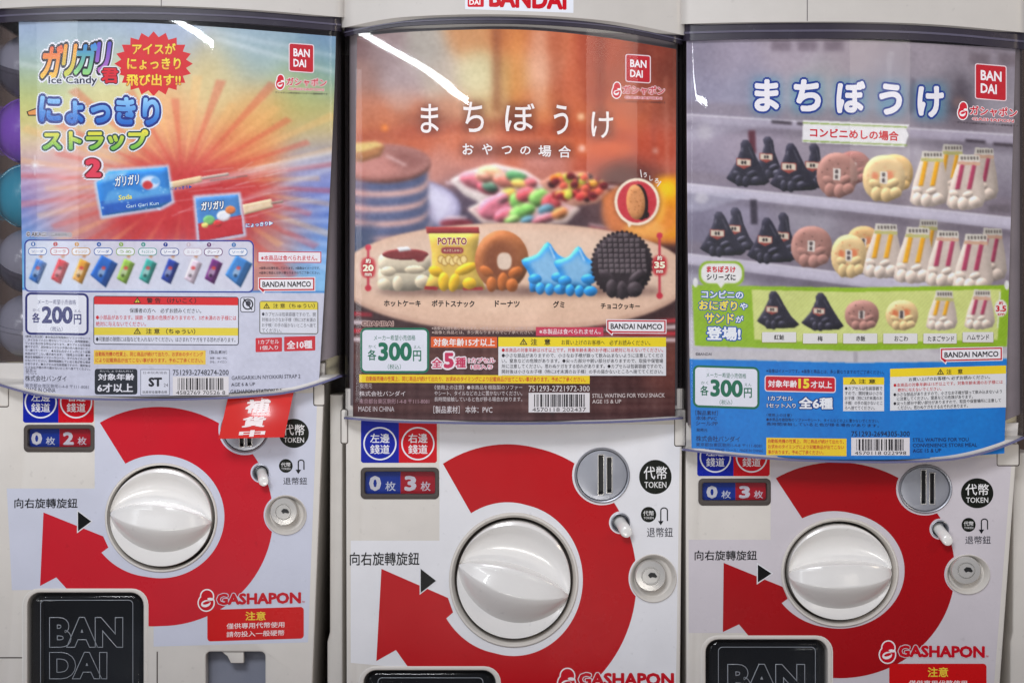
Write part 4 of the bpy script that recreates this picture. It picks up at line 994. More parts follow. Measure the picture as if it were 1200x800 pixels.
    P.text('保護者の方へ　必ずお読みください。', 152, 361, 236, 366.5, BLK, 0.006, .4).text('●小部品があります。誤飲・窒息の危険がありますので、3才未満のお子様には', 112.5, 369, 277, 374.5, RD, 0.008, .8).text('絶対に与えないでください。', 112.5, 376.5, 171, 382, RD, 0.008, .3).text('●可動部の隙間には指などを入れないでください。はさまれてケガをする恐れがあります。', 112.5, 394.5, 276, 400, (50, 50, 60), 0.006, .8)
    P = Print('yellow_notice', sf, root, K, 2); P.box(110, 410, 241, 426.5, (236, 200, 76), 0, .5)
    lines(P, ['自動販売機の性質上、同じ商品が続けて出たり、お求めのタイミング', 'により記載商品が出てこない事があります。予めご了承ください。'], 112, 238, 412, 7.2, 5.2, (206, 62, 40), .4, .012)
    P = Print('age_box', sf, root, K, 2); P.box(111, 432, 161, 462, (36, 40, 48), 3).text('対象年齢', 115, 437.5, 157.5, 445.5, WHT, 0.025).text('6才以上', 114, 449, 156, 459.5, WHT, 0.03).text('たいしょうねんれい', 117, 433.6, 156, 435.8, WHT)
    P = Print('safety_mark', sf, root, K, 2); P.frame(164.5, 432.5, 199, 463, .8, (130, 132, 146), (216, 218, 230), .6)
    P.text('ST', 174, 442, 190, 453, (34, 36, 44), 0.05).text('24', 192, 449, 197, 453, (90, 90, 100)).text('日本玩具協会', 168, 435, 196, 438, (110, 110, 124)).text('玩具安全基準合格', 167, 457.5, 196, 461, (60, 60, 70), .01)
    P = Print('small_children_mark', sf, root, K, 2); P.frame(281.5, 348, 299, 366, .9, (60, 60, 72), (218, 220, 232), 3)
    P.shape([ell(290.5, 356.5, 6.5, 6.5, 28), ell(290.5, 356.5, 4.9, 4.9, 28)], (40, 40, 50), 2).shape(ell(291, 355.5, 3, 3.4, 16), (70, 70, 80), 2).shape([(285, 350.5), (286.2, 349.6), (296, 362.5), (294.8, 363.4)], (40, 40, 50), 3)
    barcode(sf, root, 202.5, 441, 268, 463, '751293-2748274-200', '4582769 70526 8', (52, 54, 66), 4)
    P = Print('english_lines', sf, root, K, 2); P.text('GARIGARIKUN NYOKKIRI STRAP 2', 271.5, 440.5, 352, 445, (78, 78, 92), .008, -2.2).text('AGE 6 & UP', 271, 448.5, 299, 452.5, (70, 70, 84), .01, -.8).text('GASHAPON STATION E:A', 270, 456.5, 331, 461, (56, 58, 70), .014, -1.6)
    P = Print('caution_box', sf, root, K, 2); P.frame(304, 352.5, 373, 391, 1, (96, 96, 84), (220, 222, 232), 3, .5).box(305, 353.5, 372, 362.5, (226, 208, 70), .4, .3, 2); warn_sign(P, 312.5, 358.5, 3.6); P.text('注 意（ちゅうい）', 320, 355.5, 369, 361, (60, 50, 30), 0.014, lay=3)
    lines(P, ['●カプセルは包装容器ですので、開', '封後は小さなお子様（特に3才未満の', 'お子様）の手の届かないところへ捨て', ('てください。', (70, 70, 84), 307, 330)], 307, 370, 365.5, 6.4, 4.8, (70, 70, 84), .5)
    P = Print('count_label', sf, root, K, 2); P.box(299.5, 396, 330.5, 412.5, (208, 52, 62), 1, -.8).text('1カプセル', 303, 397.8, 327, 403, (240, 226, 230), .012, -.5).text('1個入り', 305, 405, 326, 410, (240, 226, 230), .012, -.5)
    P = Print('count_label', sf, root, K, 2); P.box(333, 394.5, 369.5, 411.5, (208, 52, 62), 1, -1).text('全10種', 336, 399, 366, 409, (244, 232, 236), .03, -.8)
    P = Print('material_lines', sf, root, K, 2); P.text('［製品素材］', 245.5, 410.5, 266, 414.5, (70, 70, 84)); P.text('本体：ABS・PVC', 246, 418, 266, 420.8, (70, 70, 84)).text('ひも：ナイロン', 246, 422.5, 266, 425.3, (70, 70, 84))

# ================================================================== poster 2: snack poster
def limb(cv, x, y, rx, ry, col, rot=0, spec=.25, k=.6): cv.ell(x, y, rx, ry, col, rot=rot, puff=min(rx, ry) * .8, spec=spec, k=k)

def poster_two():
    m = M2; sf = case_surf(m)
    cv = Canvas(402, 22, 804, 502, (120, 70, 55))
    cv.blobs([(415, 45, (110, 78, 78)), (450, 60, (150, 128, 128)), (500, 60, (168, 160, 150)), (550, 45, (196, 140, 90)), (600, 45, (196, 120, 66)), (640, 50, (196, 116, 80)), (700, 60, (176, 84, 58)), (760, 60, (140, 66, 50)), (790, 80, (118, 60, 48)),
              (420, 90, (158, 120, 110)), (470, 95, (170, 150, 150)), (520, 90, (190, 175, 160)), (560, 85, (205, 190, 150)), (600, 85, (200, 150, 90)), (632, 80, (214, 160, 130)), (680, 95, (186, 96, 66)), (740, 100, (160, 82, 62)), (785, 120, (140, 74, 58)),
              (420, 130, (190, 120, 90)), (470, 135, (198, 120, 84)), (530, 130, (196, 140, 110)), (570, 130, (206, 166, 116)), (630, 125, (206, 130, 84)), (690, 125, (196, 104, 66)), (750, 130, (186, 98, 66)), (788, 150, (160, 90, 74)),
              (430, 160, (196, 112, 72)), (490, 160, (190, 96, 62)), (540, 165, (206, 112, 76)), (600, 165, (206, 116, 86)), (660, 160, (212, 110, 70)), (720, 155, (214, 106, 62)), (770, 165, (196, 96, 74)), (790, 190, (180, 108, 96)),
              (430, 190, (190, 120, 110)), (520, 195, (204, 142, 128)), (560, 185, (206, 140, 128)), (640, 190, (190, 120, 104)), (700, 190, (190, 92, 68)), (740, 200, (130, 66, 58)), (790, 220, (160, 90, 60)),
              (540, 230, (96, 80, 96)), (520, 260, (70, 66, 86)), (700, 250, (104, 78, 80)), (720, 215, (92, 60, 60)), (680, 265, (80, 62, 68)), (430, 270, (70, 80, 110)), (790, 280, (90, 56, 50))], 15)
    for (x, w, c, a) in ((632, 9, (226, 176, 150), .5), (606, 6, (226, 150, 80), .5), (652, 8, (170, 84, 56), .5), (690, 7, (150, 66, 48), .35), (735, 12, (196, 96, 60), .3)):
        cv.poly([(x - w, 34), (x + w, 34), (x + w, 128), (x - w, 128)], c, a=a, soft=4)
    cv.ell(560, 92, 24, 30, (214, 208, 166), a=.55, soft=7)
    cv.poly([(414, 155), (560, 140), (720, 150), (795, 175), (795, 186), (700, 165), (560, 152), (414, 170)], (160, 70, 48), a=.5, soft=4)
    cv.poly([(690, 160), (795, 150), (795, 205), (700, 190)], (200, 84, 56), a=.4, soft=6)
    cv.ell(708, 175, 36, 10, (226, 110, 56), a=.5, soft=5); cv.ell(640, 188, 30, 10, (214, 150, 140), a=.6, soft=5)
    cv.ell(742, 205, 40, 14, (92, 58, 54), a=.6, soft=6)
    for x, y, r, c in ((681, 137, 4, (250, 214, 170)), (682, 174, 4, (246, 206, 190)), (768, 177, 2.5, (245, 225, 215)), (451, 150, 4, (240, 140, 60))): cv.ell(x, y, r, r, c, soft=1.6, a=.9)
    cv.poly([(765, 60), (770, 60), (768, 210), (763, 210)], (150, 80, 70), a=.4, soft=2); cv.poly([(778, 90), (782, 90), (784, 210), (780, 210)], (214, 150, 130), a=.35, soft=1.5)
    # lavender plate and pancake stack
    cv.ell(470, 244, 70, 36, (152, 146, 176), soft=1); cv.ell(472, 242, 63, 31, (190, 184, 210), soft=1.2); cv.ell(478, 240, 50, 24, (206, 202, 222), soft=2); cv.ell(500, 252, 10, 14, (140, 130, 160), a=.6, soft=3)
    cv.ell(440, 266, 74, 16, (92, 96, 128), soft=2, a=.9); cv.ell(450, 262, 60, 14, (150, 140, 160), soft=2, a=.7)
    y = 264
    for i in range(8):
        c = (88, 96, 128) if i % 2 else (206, 164, 156); dx = (0, 1.5, -1, 1, -1.5, .5, 1, -.5)[i]
        cv.ell(448 + dx, y, 54 - i * .2, 19, c, p=2.5, soft=1.4); cv.ell(436 + dx, y + 1, 36, 18.4, tuple(np.array(c) * 1.12), a=.45, soft=3, p=2.3)
        cv.ell(492, y - 1, 10, 14, tuple(np.array(c) * .8), a=.35, soft=3)
        y -= 11 if i % 2 else 6.5
    cv.ell(450, 192, 55, 23, (150, 98, 90), soft=.8, puff=5); cv.ell(454, 189, 50, 19, (168, 116, 108), soft=1.5); cv.ell(436, 195, 34, 14, (200, 138, 128), soft=3, a=.85); cv.ell(477, 188, 20, 9, (140, 88, 82), soft=3, a=.7)
    cv.line(452, 182, 476, 194, 3, (226, 190, 186), soft=.8, a=.8)
    cv.poly([(414, 170), (440, 167), (451, 171), (446, 183), (424, 190), (414, 188)], (176, 120, 76), soft=.8, puff=3); cv.poly([(414, 168), (440, 166), (450, 170), (424, 178), (414, 178)], (220, 190, 120), soft=.8)
    cv.poly([(414, 200), (428, 200), (428, 272), (414, 272)], (196, 110, 96), a=.25, soft=4)
    cv.ell(535, 262, 20, 6, (150, 40, 50), soft=1.5, a=.8); cv.ell(534, 255, 14, 2, (230, 210, 215), soft=1, a=.8); cv.line(522, 214, 540, 216, 3, (226, 200, 205), soft=1); cv.line(690, 268, 740, 278, 6, (196, 60, 70), soft=1.5, a=.8); cv.line(690, 263, 735, 271, 3, (226, 190, 192), soft=1.2, a=.8); cv.line(706, 218, 726, 220, 3, (226, 196, 196), soft=1)
    rnd = random.Random(5)
    for x_, w__, c_, a_ in ((582, 5, (120, 58, 34), .5), (668, 7, (214, 120, 84), .4), (704, 5, (116, 50, 38), .5), (752, 8, (118, 56, 46), .5)): cv.poly([(x_ - w__, 32), (x_ + w__, 32), (x_ + w__, 132), (x_ - w__, 132)], c_, a=a_, soft=3)
    for x_, y_, r1, r2, c_ in ((500, 140, 34, 8, (120, 62, 44)), (590, 142, 24, 7, (140, 76, 50)), (470, 118, 16, 14, (200, 170, 160)), (745, 118, 22, 16, (206, 120, 90)), (700, 110, 14, 12, (160, 70, 50))): cv.ell(x_, y_, r1, r2, c_, a=.5, soft=5)
    def bowl(P_, c): cv.poly(P_, c, soft=.8, puff=5, k=.4)
    bowl([(527, 211), (546, 201), (580, 192), (616, 200), (640, 216), (634, 230), (606, 242), (566, 240), (544, 229)], (226, 212, 208))
    cv.poly([(534, 212), (550, 204), (580, 196), (612, 203), (632, 216), (612, 226), (580, 230), (552, 224)], (208, 184, 184), soft=1)
    for x, y, a_, b_, c in ((556, 212, 18, 9, (216, 100, 116)), (572, 220, 14, 8, (206, 70, 88)), (576, 204, 16, 9, (238, 168, 120)), (592, 212, 15, 9, (226, 116, 96)), (606, 208, 14, 7, (52, 120, 62)), (574, 219, 10, 6, (72, 120, 92)), (610, 216, 12, 6, (236, 180, 70)), (566, 208, 10, 6, (232, 150, 120)), (622, 214, 8, 6, (214, 84, 90))): cv.ell(x, y, a_, b_, np.array(c) * .74 + 44, puff=6, soft=1.2, rot=.3, spec=.12, k=1.0)
    bowl([(547, 245), (564, 236), (606, 226), (652, 222), (680, 245), (664, 262), (610, 270), (566, 263)], (228, 204, 196))
    cv.poly([(553, 245), (570, 238), (610, 230), (650, 226), (672, 244), (650, 256), (600, 262), (566, 256)], (220, 180, 180), soft=1)
    for x, y, a_, b_, c in ((582, 243, 22, 14, (224, 106, 130)), (594, 252, 16, 9, (218, 90, 110)), (596, 228, 10, 8, (240, 176, 60)), (606, 236, 9, 11, (110, 180, 70)), (616, 228, 12, 9, (222, 70, 80)), (632, 232, 13, 11, (120, 186, 76)), (646, 238, 12, 12, (222, 66, 74)), (612, 248, 16, 9, (110, 186, 70)), (640, 246, 10, 7, (70, 120, 140)), (618, 258, 9, 5, (84, 150, 176)), (638, 256, 16, 6, (226, 116, 130)), (656, 250, 10, 7, (230, 130, 60)), (600, 258, 10, 6, (140, 200, 90)), (588, 232, 8, 7, (230, 130, 150))): cv.ell(x, y, a_, b_, np.array(c) * .74 + 40, puff=6, soft=1.2, rot=-.3, spec=.12, k=1.0)
    bowl([(630, 214), (652, 203), (684, 201), (704, 211), (714, 226), (700, 238), (672, 242), (656, 236)], (206, 150, 130))
    for i in range(70):
        a = rnd.random() * 6.283; q = rnd.random() ** .5; x, y = 674 + 34 * q * math.cos(a), 219 + 15 * q * math.sin(a)
        cv.ell(x, y, 5, 4.4, rnd.choice([(200, 70, 70), (226, 160, 60), (110, 40, 46), (70, 40, 44), (190, 190, 80), (216, 100, 80), (226, 120, 50), (150, 50, 60)]), puff=2.6, soft=.6, spec=.2)
    w_ = cv.win(530, 190, 715, 262, 0); n_ = np.random.RandomState(4).randn(*cv.X[w_].shape); n_ = Canvas.blur(n_, 1); n_ /= n_.std()
    sat = (cv.im[w_].max(-1) - cv.im[w_].min(-1) > 60)[..., None]; cv.im[w_] += sat * (cv.Y[w_] > 204)[..., None] * n_[..., None] * 3
    for i in range(60):
        cv.ell(rnd.uniform(545, 660), rnd.uniform(206, 258), rnd.uniform(2, 5), rnd.uniform(1, 2.4), (90, 40, 44), a=.16, soft=1, rot=rnd.uniform(-1, 1))
    # amber glass
    cv.poly([(706, 232), (722, 220), (795, 210), (795, 286), (750, 286), (716, 270)], (206, 120, 60), soft=2); cv.ell(724, 248, 19, 26, (214, 130, 84), soft=2, a=.8); cv.poly([(770, 208), (795, 206), (795, 280), (766, 276)], (236, 160, 40), soft=3); cv.ell(782, 222, 12, 10, (250, 200, 40), soft=3); cv.ell(758, 268, 26, 12, (240, 170, 90), soft=3); cv.ell(784, 256, 10, 16, (226, 140, 60), soft=3); cv.ell(774, 240, 6, 18, (250, 190, 90), soft=3, a=.8)
    w_ = cv.win(402, 22, 804, 292, 0); cv.im[w_] = Canvas.blur(cv.im[w_], 2)
    # lower wood and red striped cloth
    cv.poly([(402, 300), (804, 290), (804, 505), (402, 505)], (72, 46, 46), soft=3)
    cv.poly([(402, 270), (440, 262), (440, 300), (402, 300)], (74, 84, 112), soft=5)
    for y, c in ((392, (90, 50, 44)), (412, (104, 58, 48)), (440, (82, 46, 44)), (470, (88, 48, 44)), (488, (74, 44, 46))): cv.poly([(402, y), (804, y - 2), (804, y + 16), (402, y + 16)], c, a=.7, soft=6)
    r_ = np.random.RandomState(9); row = np.repeat(r_.randn(cv.h, 1), cv.w, 1); row = Canvas.blur(row, 2); row = row / row.std()
    wv = np.repeat(r_.randn(1, cv.w), cv.h, 0); mask = (cv.Y > 388)[..., None]
    cv.im += mask * (row * 5 + Canvas.blur(wv, 3) * 14)[..., None]
    cv.poly([(740, 400), (804, 396), (804, 470), (760, 460)], (128, 66, 52), a=.5, soft=10)
    for k in range(4):
        cv.poly([(402, 364 + k * 10), (436, 366 + k * 10), (436, 371 + k * 10), (402, 369 + k * 10)], (196, 40, 56) if k % 2 == 0 else (214, 196, 200), soft=.8)
        cv.poly([(700, 392 + k * 5 - 12), (804, 372 + k * 8), (804, 377 + k * 8), (700, 395 + k * 5 - 12)], (206, 60, 70) if k % 2 == 0 else (220, 196, 198), soft=.8, a=.9)
    # wooden platter
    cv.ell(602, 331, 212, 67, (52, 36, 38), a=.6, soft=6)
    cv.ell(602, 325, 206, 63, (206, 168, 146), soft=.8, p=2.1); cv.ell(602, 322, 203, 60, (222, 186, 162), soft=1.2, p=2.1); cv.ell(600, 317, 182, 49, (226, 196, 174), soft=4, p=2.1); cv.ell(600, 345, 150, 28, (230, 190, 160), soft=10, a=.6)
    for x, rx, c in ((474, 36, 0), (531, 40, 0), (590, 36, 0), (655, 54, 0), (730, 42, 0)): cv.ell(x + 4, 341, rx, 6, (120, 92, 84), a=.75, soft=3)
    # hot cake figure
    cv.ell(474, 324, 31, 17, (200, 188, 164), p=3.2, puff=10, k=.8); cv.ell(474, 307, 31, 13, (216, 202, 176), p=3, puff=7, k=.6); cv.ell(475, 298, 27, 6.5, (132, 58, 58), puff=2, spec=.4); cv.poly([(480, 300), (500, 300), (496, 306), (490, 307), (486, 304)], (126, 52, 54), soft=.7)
    cv.poly([(465, 290), (478, 289), (483, 293), (468, 295)], (226, 226, 226), soft=.6, puff=1.5)
    for x, y, a_, b_ in ((455, 318, 9, 6), (486, 316, 12, 5), (450, 333, 8, 7), (466, 332, 6, 9), (495, 330, 9, 8)): limb(cv, x, y, a_, b_, (208, 192, 164))
    # snack bag figure
    cv.poly([(502, 272), (562, 272), (559, 296), (563, 322), (569, 339), (497, 339), (506, 316), (506, 296)], (214, 180, 84), puff=9, k=.8, spec=.25)
    cv.poly([(499, 266), (561, 266), (562, 273.5), (500, 273.5)], (156, 60, 60), puff=2); cv.poly([(498, 335), (514, 336), (512, 340), (497, 339)], (156, 50, 50)); cv.poly([(542, 337), (566, 336), (566, 340), (543, 340)], (156, 50, 50))
    cv.ell(530, 293.5, 13, 4, (150, 62, 66), p=4)
    for i in range(7):
        x, y = 517 + i * 4.4, 304 + (i % 2) * 2.5; cv.ell(x, y, 4.2, 5, (150, 100, 40)); cv.ell(x, y, 3.5, 4.3, (240, 214, 140))
    for x, y, a_, b_, r in ((511, 318, 9, 6, .4), (546, 315, 14, 6, -.4), (520, 330, 6.5, 11, 0), (532, 331, 6, 11, .25), (550, 332, 8, 7, 0)): limb(cv, x, y, a_, b_, (222, 176, 40), r)
    # doughnut figure
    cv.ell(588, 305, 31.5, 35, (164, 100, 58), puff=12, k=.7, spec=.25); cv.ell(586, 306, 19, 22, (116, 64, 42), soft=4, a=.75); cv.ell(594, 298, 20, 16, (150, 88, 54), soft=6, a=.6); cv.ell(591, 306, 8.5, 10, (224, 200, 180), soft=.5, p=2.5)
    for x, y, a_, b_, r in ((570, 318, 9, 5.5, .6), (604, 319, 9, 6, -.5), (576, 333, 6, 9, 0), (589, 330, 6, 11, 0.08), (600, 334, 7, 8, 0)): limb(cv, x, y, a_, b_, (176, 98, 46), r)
    # star gummies
    def star(cx, cy, r, rot):
        P_ = []
        for i in range(10):
            q = r if i % 2 == 0 else r * .58; a = -math.pi / 2 + i * math.pi / 5 + rot; P_.append((cx + q * math.cos(a), cy + q * math.sin(a) * 1.02))
        out = []
        for i in range(10):
            p, q, n_ = np.array(P_[i - 1]), np.array(P_[i]), np.array(P_[(i + 1) % 10])
            for f in np.linspace(-.32, .32, 5): out.append(tuple(q + (p - q) * max(0, -f) + (n_ - q) * max(0, f) + ((p + n_) / 2 - q) * .16 * (1 - abs(f) / .32)))
        return out
    for cx, cy, r, rot in ((641, 316, 35, .03), (676, 318, 32, .07)):
        cv.poly(star(cx, cy, r, rot), (44, 132, 204), puff=7, k=.9, spec=.8); cv.poly(star(cx, cy - 1, r * .70, rot), (150, 196, 228), soft=2.4, a=.85); cv.line(cx + 3, cy - r * .8, cx + 9, cy - r * .38, 1.6, (214, 232, 246), soft=.6, a=.8)
        for x, y, a_, b_ in ((cx - 14, cy + 11, 8, 6), (cx + 14, cy + 9, 9, 6), (cx - 8, cy + 22, 5.5, 7), (cx + 3, cy + 23, 5.5, 7), (cx + 16, cy + 23, 8, 6)): limb(cv, x, y, a_, b_, (48, 142, 214), 0, .7)
    # chocolate biscuit figure
    cv.ell(729, 310, 35, 38, (50, 42, 46), puff=6, k=.9, spec=.25)
    for i in range(40):
        a = i * 2 * math.pi / 40; cv.ell(729 + 35 * math.cos(a), 310 + 38 * math.sin(a), 2, 2, (46, 38, 42))
    for i in range(-4, 5):
        for j in range(-5, 3):
            x, y = 729 + i * 6.4 + j * .35, 306 + j * 6.0
            if ((x - 729) / 29) ** 2 + ((y - 306) / 31) ** 2 < 1 and y < 322: cv.poly([(x - 2.5, y - 2.3), (x + 2.5, y - 2.3), (x + 2.5, y + 2.3), (x - 2.5, y + 2.3)], (96, 86, 90), puff=1.2, k=.9)
    for x, y, a_, b_, r in ((712, 325, 12, 6, .7), (746, 325, 12, 6, -.7), (717, 338, 7, 11, 0), (729, 340, 6, 11, 0), (744, 339, 9, 9, 0)): limb(cv, x, y, a_, b_, (58, 50, 54), r, .5, .9)
    # inset showing the biscuit's back
    cv.ell(747, 237, 27.5, 28.5, (90, 50, 46), a=.5, soft=2); cv.ell(746.5, 236.5, 26.3, 27.6, (240, 226, 204)); cv.poly([(735, 261), (742, 261), (737, 267)], (240, 226, 204)); cv.ell(746.5, 236.5, 23, 24.4, (196, 66, 76))
    cv.ell(750, 237, 9.5, 21, (48, 36, 36), rot=-.1, puff=2); cv.ell(757, 252, 4, 4, (46, 34, 36)); cv.ell(745, 237, 11, 20.5, (206, 144, 96), rot=-.08, puff=4)
    for i in range(24): cv.ell(745 + rnd.uniform(-8, 8), 237 + rnd.uniform(-16, 16), .7, .7, (160, 100, 60))
    # height gauges
    for x, y0, y1 in ((431.5, 290, 337.5), (773, 276, 346.5)):
        cv.line(x, y0, x, y1, 3, (196, 66, 80)); cv.ell(x, y0, 3.6, 3.6, (206, 66, 84)); cv.ell(x, y1, 3.8, 3.8, (196, 50, 66)); ym = (y0 + y1) / 2
        cv.ell(x, ym, 8.5, 12, (200, 66, 72), soft=1.2, p=3)
    for x0, y0, x1, y1 in ((493, 122, 514, 156), (543, 119, 567, 155), (592, 121, 627, 154), (649, 123, 667, 158), (693, 131, 719, 162), (540, 168, 672, 184)):
        cv.poly([(x0, y0), (x1, y0), (x1, y1), (x0, y1)], (96, 50, 38), a=.6, soft=4)
    top_ = np.clip((300 - cv.Y) / 60, 0, 1)[..., None]; g_ = cv.im.mean(-1, keepdims=True)
    cv.im = cv.im * (1 - top_) + (118 + ((g_ + (cv.im - g_) * 0.98) - 118) * 1.10 - 4) * top_
    cv.grain(2.2, 5)
    yt = interp([(0, 43), (.15, 37), (.5, 33.5), (.75, 42), (1, 58)]); yb = interp([(0, 490), (.5, 493.5), (1, 490)])
    root = empty('product_poster', W(600, 492, 24))
    tag(root, 'brown snack poster with plate of food figures and candy bowls, behind the clear cover', 'poster', 'product posters in the machine fronts')
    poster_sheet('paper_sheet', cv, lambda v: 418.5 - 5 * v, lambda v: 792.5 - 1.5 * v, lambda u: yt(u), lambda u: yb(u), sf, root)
    K = M['paper']; W2 = (232, 226, 226)
    for ch, b in (('ま', (493, 122, 514, 156)), ('ち', (543, 119.5, 567, 155)), ('ぼ', (592, 121.5, 626.5, 154)), ('う', (649, 123, 666, 158)), ('け', (693, 131, 718.5, 162))): Print('title_letter', sf, root, K, 2).text(ch, *b, (240, 232, 230), 0.008)
    for ch, b in (('お', (542, 168.5, 555, 181.5)), ('や', (565, 168.5, 577, 181.5)), ('つ', (588, 171, 600, 181)), ('の', (609.5, 171.5, 622, 181.5)), ('場', (631, 170.5, 646, 184)), ('合', (654.5, 171, 669, 185))): Print('subtitle_letter', sf, root, K, 2).text(ch, *b, (238, 232, 232), 0.02)
    maker_mark(sf, root, 734, 64.5, 761.5, 95, 2); capsule_mark(sf, root, 717.5, 97, 779, 115, 2)
    for t, b in (('ホットケーキ', (450, 351.5, 493, 359)), ('ポテトスナック', (506, 351.5, 556, 359.5)), ('ドーナツ', (580, 352, 609, 359.5)), ('グミ', (648, 352.5, 661.5, 360.5)), ('チョコクッキー', (704, 355, 750, 362))): Print('figure_caption', sf, root, K, 2).text(t, *b, (30, 22, 24), 0.028, .5)
    P = Print('bag_lettering', sf, root, K, 2); P.text('POTATO', 513, 278.5, 547, 287, (146, 54, 64), 0.035, 0, out=[(.09, (244, 230, 200))]).text('めぶきしおあじ', 520, 292, 541, 295, (240, 214, 180))
    for x, y, n in ((431.5, 314, '20'), (773, 310.5, '35')): Print('height_lettering', sf, root, K, 2).text('約', x - 3, y - 11, x + 3, y - 5.5, (246, 236, 220), 0.03, out=[(.12, (180, 50, 60))]).text(n, x - 6.5, y - 4, x + 6.5, y + 4, (250, 236, 210), 0.05, out=[(.13, (190, 50, 60))]).text('mm', x - 4, y + 6, x + 4, y + 9.5, (246, 236, 220), 0.03, out=[(.12, (180, 50, 60))])
    P = Print('inset_lettering', sf, root, K, 2); P.text('う', 754, 202, 758, 208, W2, .03).text('し', 761, 206, 765, 212, W2, .03).text('ろ', 767, 209, 772, 215, W2, .03).shape([(750, 199), (751, 199), (752.4, 208), (751.4, 208)], W2).shape([(774, 212), (775, 213), (770.5, 219), (769.7, 218.4)], W2)
    GR = (10, 112, 84)
    Print('copyright_line', sf, root, K, 2).text('©BANDAI', 424, 376, 461, 382, (70, 34, 36), 0.02, out=[(.1, (214, 180, 170))])
    price(sf, root, 422, 384, 503, 437, '300', GR, 0)
    P = Print('small_print', sf, root, K, 2)
    lines(P, ['※画像は処理を施しております。※画像はイメージです。※画像と商品', '※画像と商品とは、多少異なりますのでご了承ください。'], 506, 625, 382.5, 4.8, 4, (214, 190, 180), 0, .004)
    lines(P, [('発売元', (190, 176, 180), 422, 436), ('株式会社バンダイ', (226, 216, 218), 421, 475), ('東京都台東区駒形1-4-8 〒111-8081', (176, 140, 150), 421, 503), ('MADE IN CHINA', (206, 196, 198), 420, 462)], 420, 503, 449, 9, 6.0, W2, 0, .004)
    lines(P, ['《使用上の注意》●本商品を樹脂製のソファー', 'やシート、タイルなどの上に置かないでください。', '長時間接触していると色が移る場合があります。'], 509, 612, 451, 6.9, 5.4, (214, 204, 206), 0, .004)
    P.text('［製品素材］ 本体：PVC', 508, 475.5, 577, 484, (220, 212, 214), .008)
    P = Print('age_box', sf, root, K, 2); P.box(505, 394.5, 582.5, 407, (226, 96, 44), .3, .3).text('対象年齢15才以上', 508, 396.5, 580, 405.5, (244, 234, 230), 0.022)
    P = Print('count_lettering', sf, root, K, 2); PK = (200, 50, 92); O = [(.14, (240, 228, 234))]
    P.text('全', 506, 419.5, 518, 431, PK, .03, out=O).text('5', 520, 413, 532, 431.5, PK, .05, out=O).text('種', 533.5, 418.5, 546, 431, PK, .03, out=O).text('1カプセル', 549, 419, 580, 425, PK, .02, out=O).text('1個入り', 552, 427, 577, 432.5, PK, .02, out=O)
    P = Print('not_edible_notice', sf, root, K, 2); P.box(628, 383, 707, 393.5, (200, 66, 90), .2, .4).text('※本製品は食べられません。', 632, 385.2, 704, 391.5, (240, 224, 228), .012)
    namco(sf, root, 710.5, 374, 781, 390.5, .5)
    P = Print('caution_box', sf, root, K, 2); P.box(584, 395, 780.5, 440, (224, 224, 228)).box(584, 395, 780.5, 406, (238, 214, 40), 0, .2, 1); warn_sign(P, 613.5, 400.5, 4.2); P.text('注　意', 622, 396.8, 645, 404.2, (36, 30, 26), .02, lay=3).text('お買い上げのお客様へ　必ずお読みください。', 658, 398, 762, 404, (50, 42, 30), .004, .5, lay=3)
    lines(P, [('●本商品の対象年齢は15才以上です。対象年齢未満のお子様には絶対に与えないでください。', (196, 36, 40), 588, 777), '●小さな部品がありますので、小さなお子様が誤って飲み込まないように注意してくださ', 'い。窒息などの危険があります。●尖った部分や鋭い部分がありますので、取扱や保管場', '所に注意してください。思わぬケガをする恐れがあります。●カプセルは包装容器ですので、', '開封後は小さなお子様（特に3才未満のお子様）の手の届かないところへ捨ててください。'], 588, 777, 407.6, 6.3, 4.9, (44, 40, 46), 0, .006)
    P = Print('yellow_notice', sf, root, K, 2); P.box(421, 438.5, 691, 448, (240, 208, 40), 0, 1.5).text('自動販売機の性質上、同じ商品が続けて出たり、お求めのタイミングにより記載商品が出てこない事があります。予めご了承ください。', 429, 440.6, 686, 446.4, (206, 60, 36), .012, 1)
    barcode(sf, root, 619.5, 460, 691, 483, '751293-2721972-300', '4570118 202437', (214, 206, 206), 11)
    P = Print('english_lines', sf, root, K, 2); P.text('STILL WAITING FOR YOU SNACK', 694, 461, 779, 466, (206, 194, 192), .014, -.6).text('AGE 15 & UP', 694, 468, 728, 472.6, (206, 194, 192), .014, -.3)

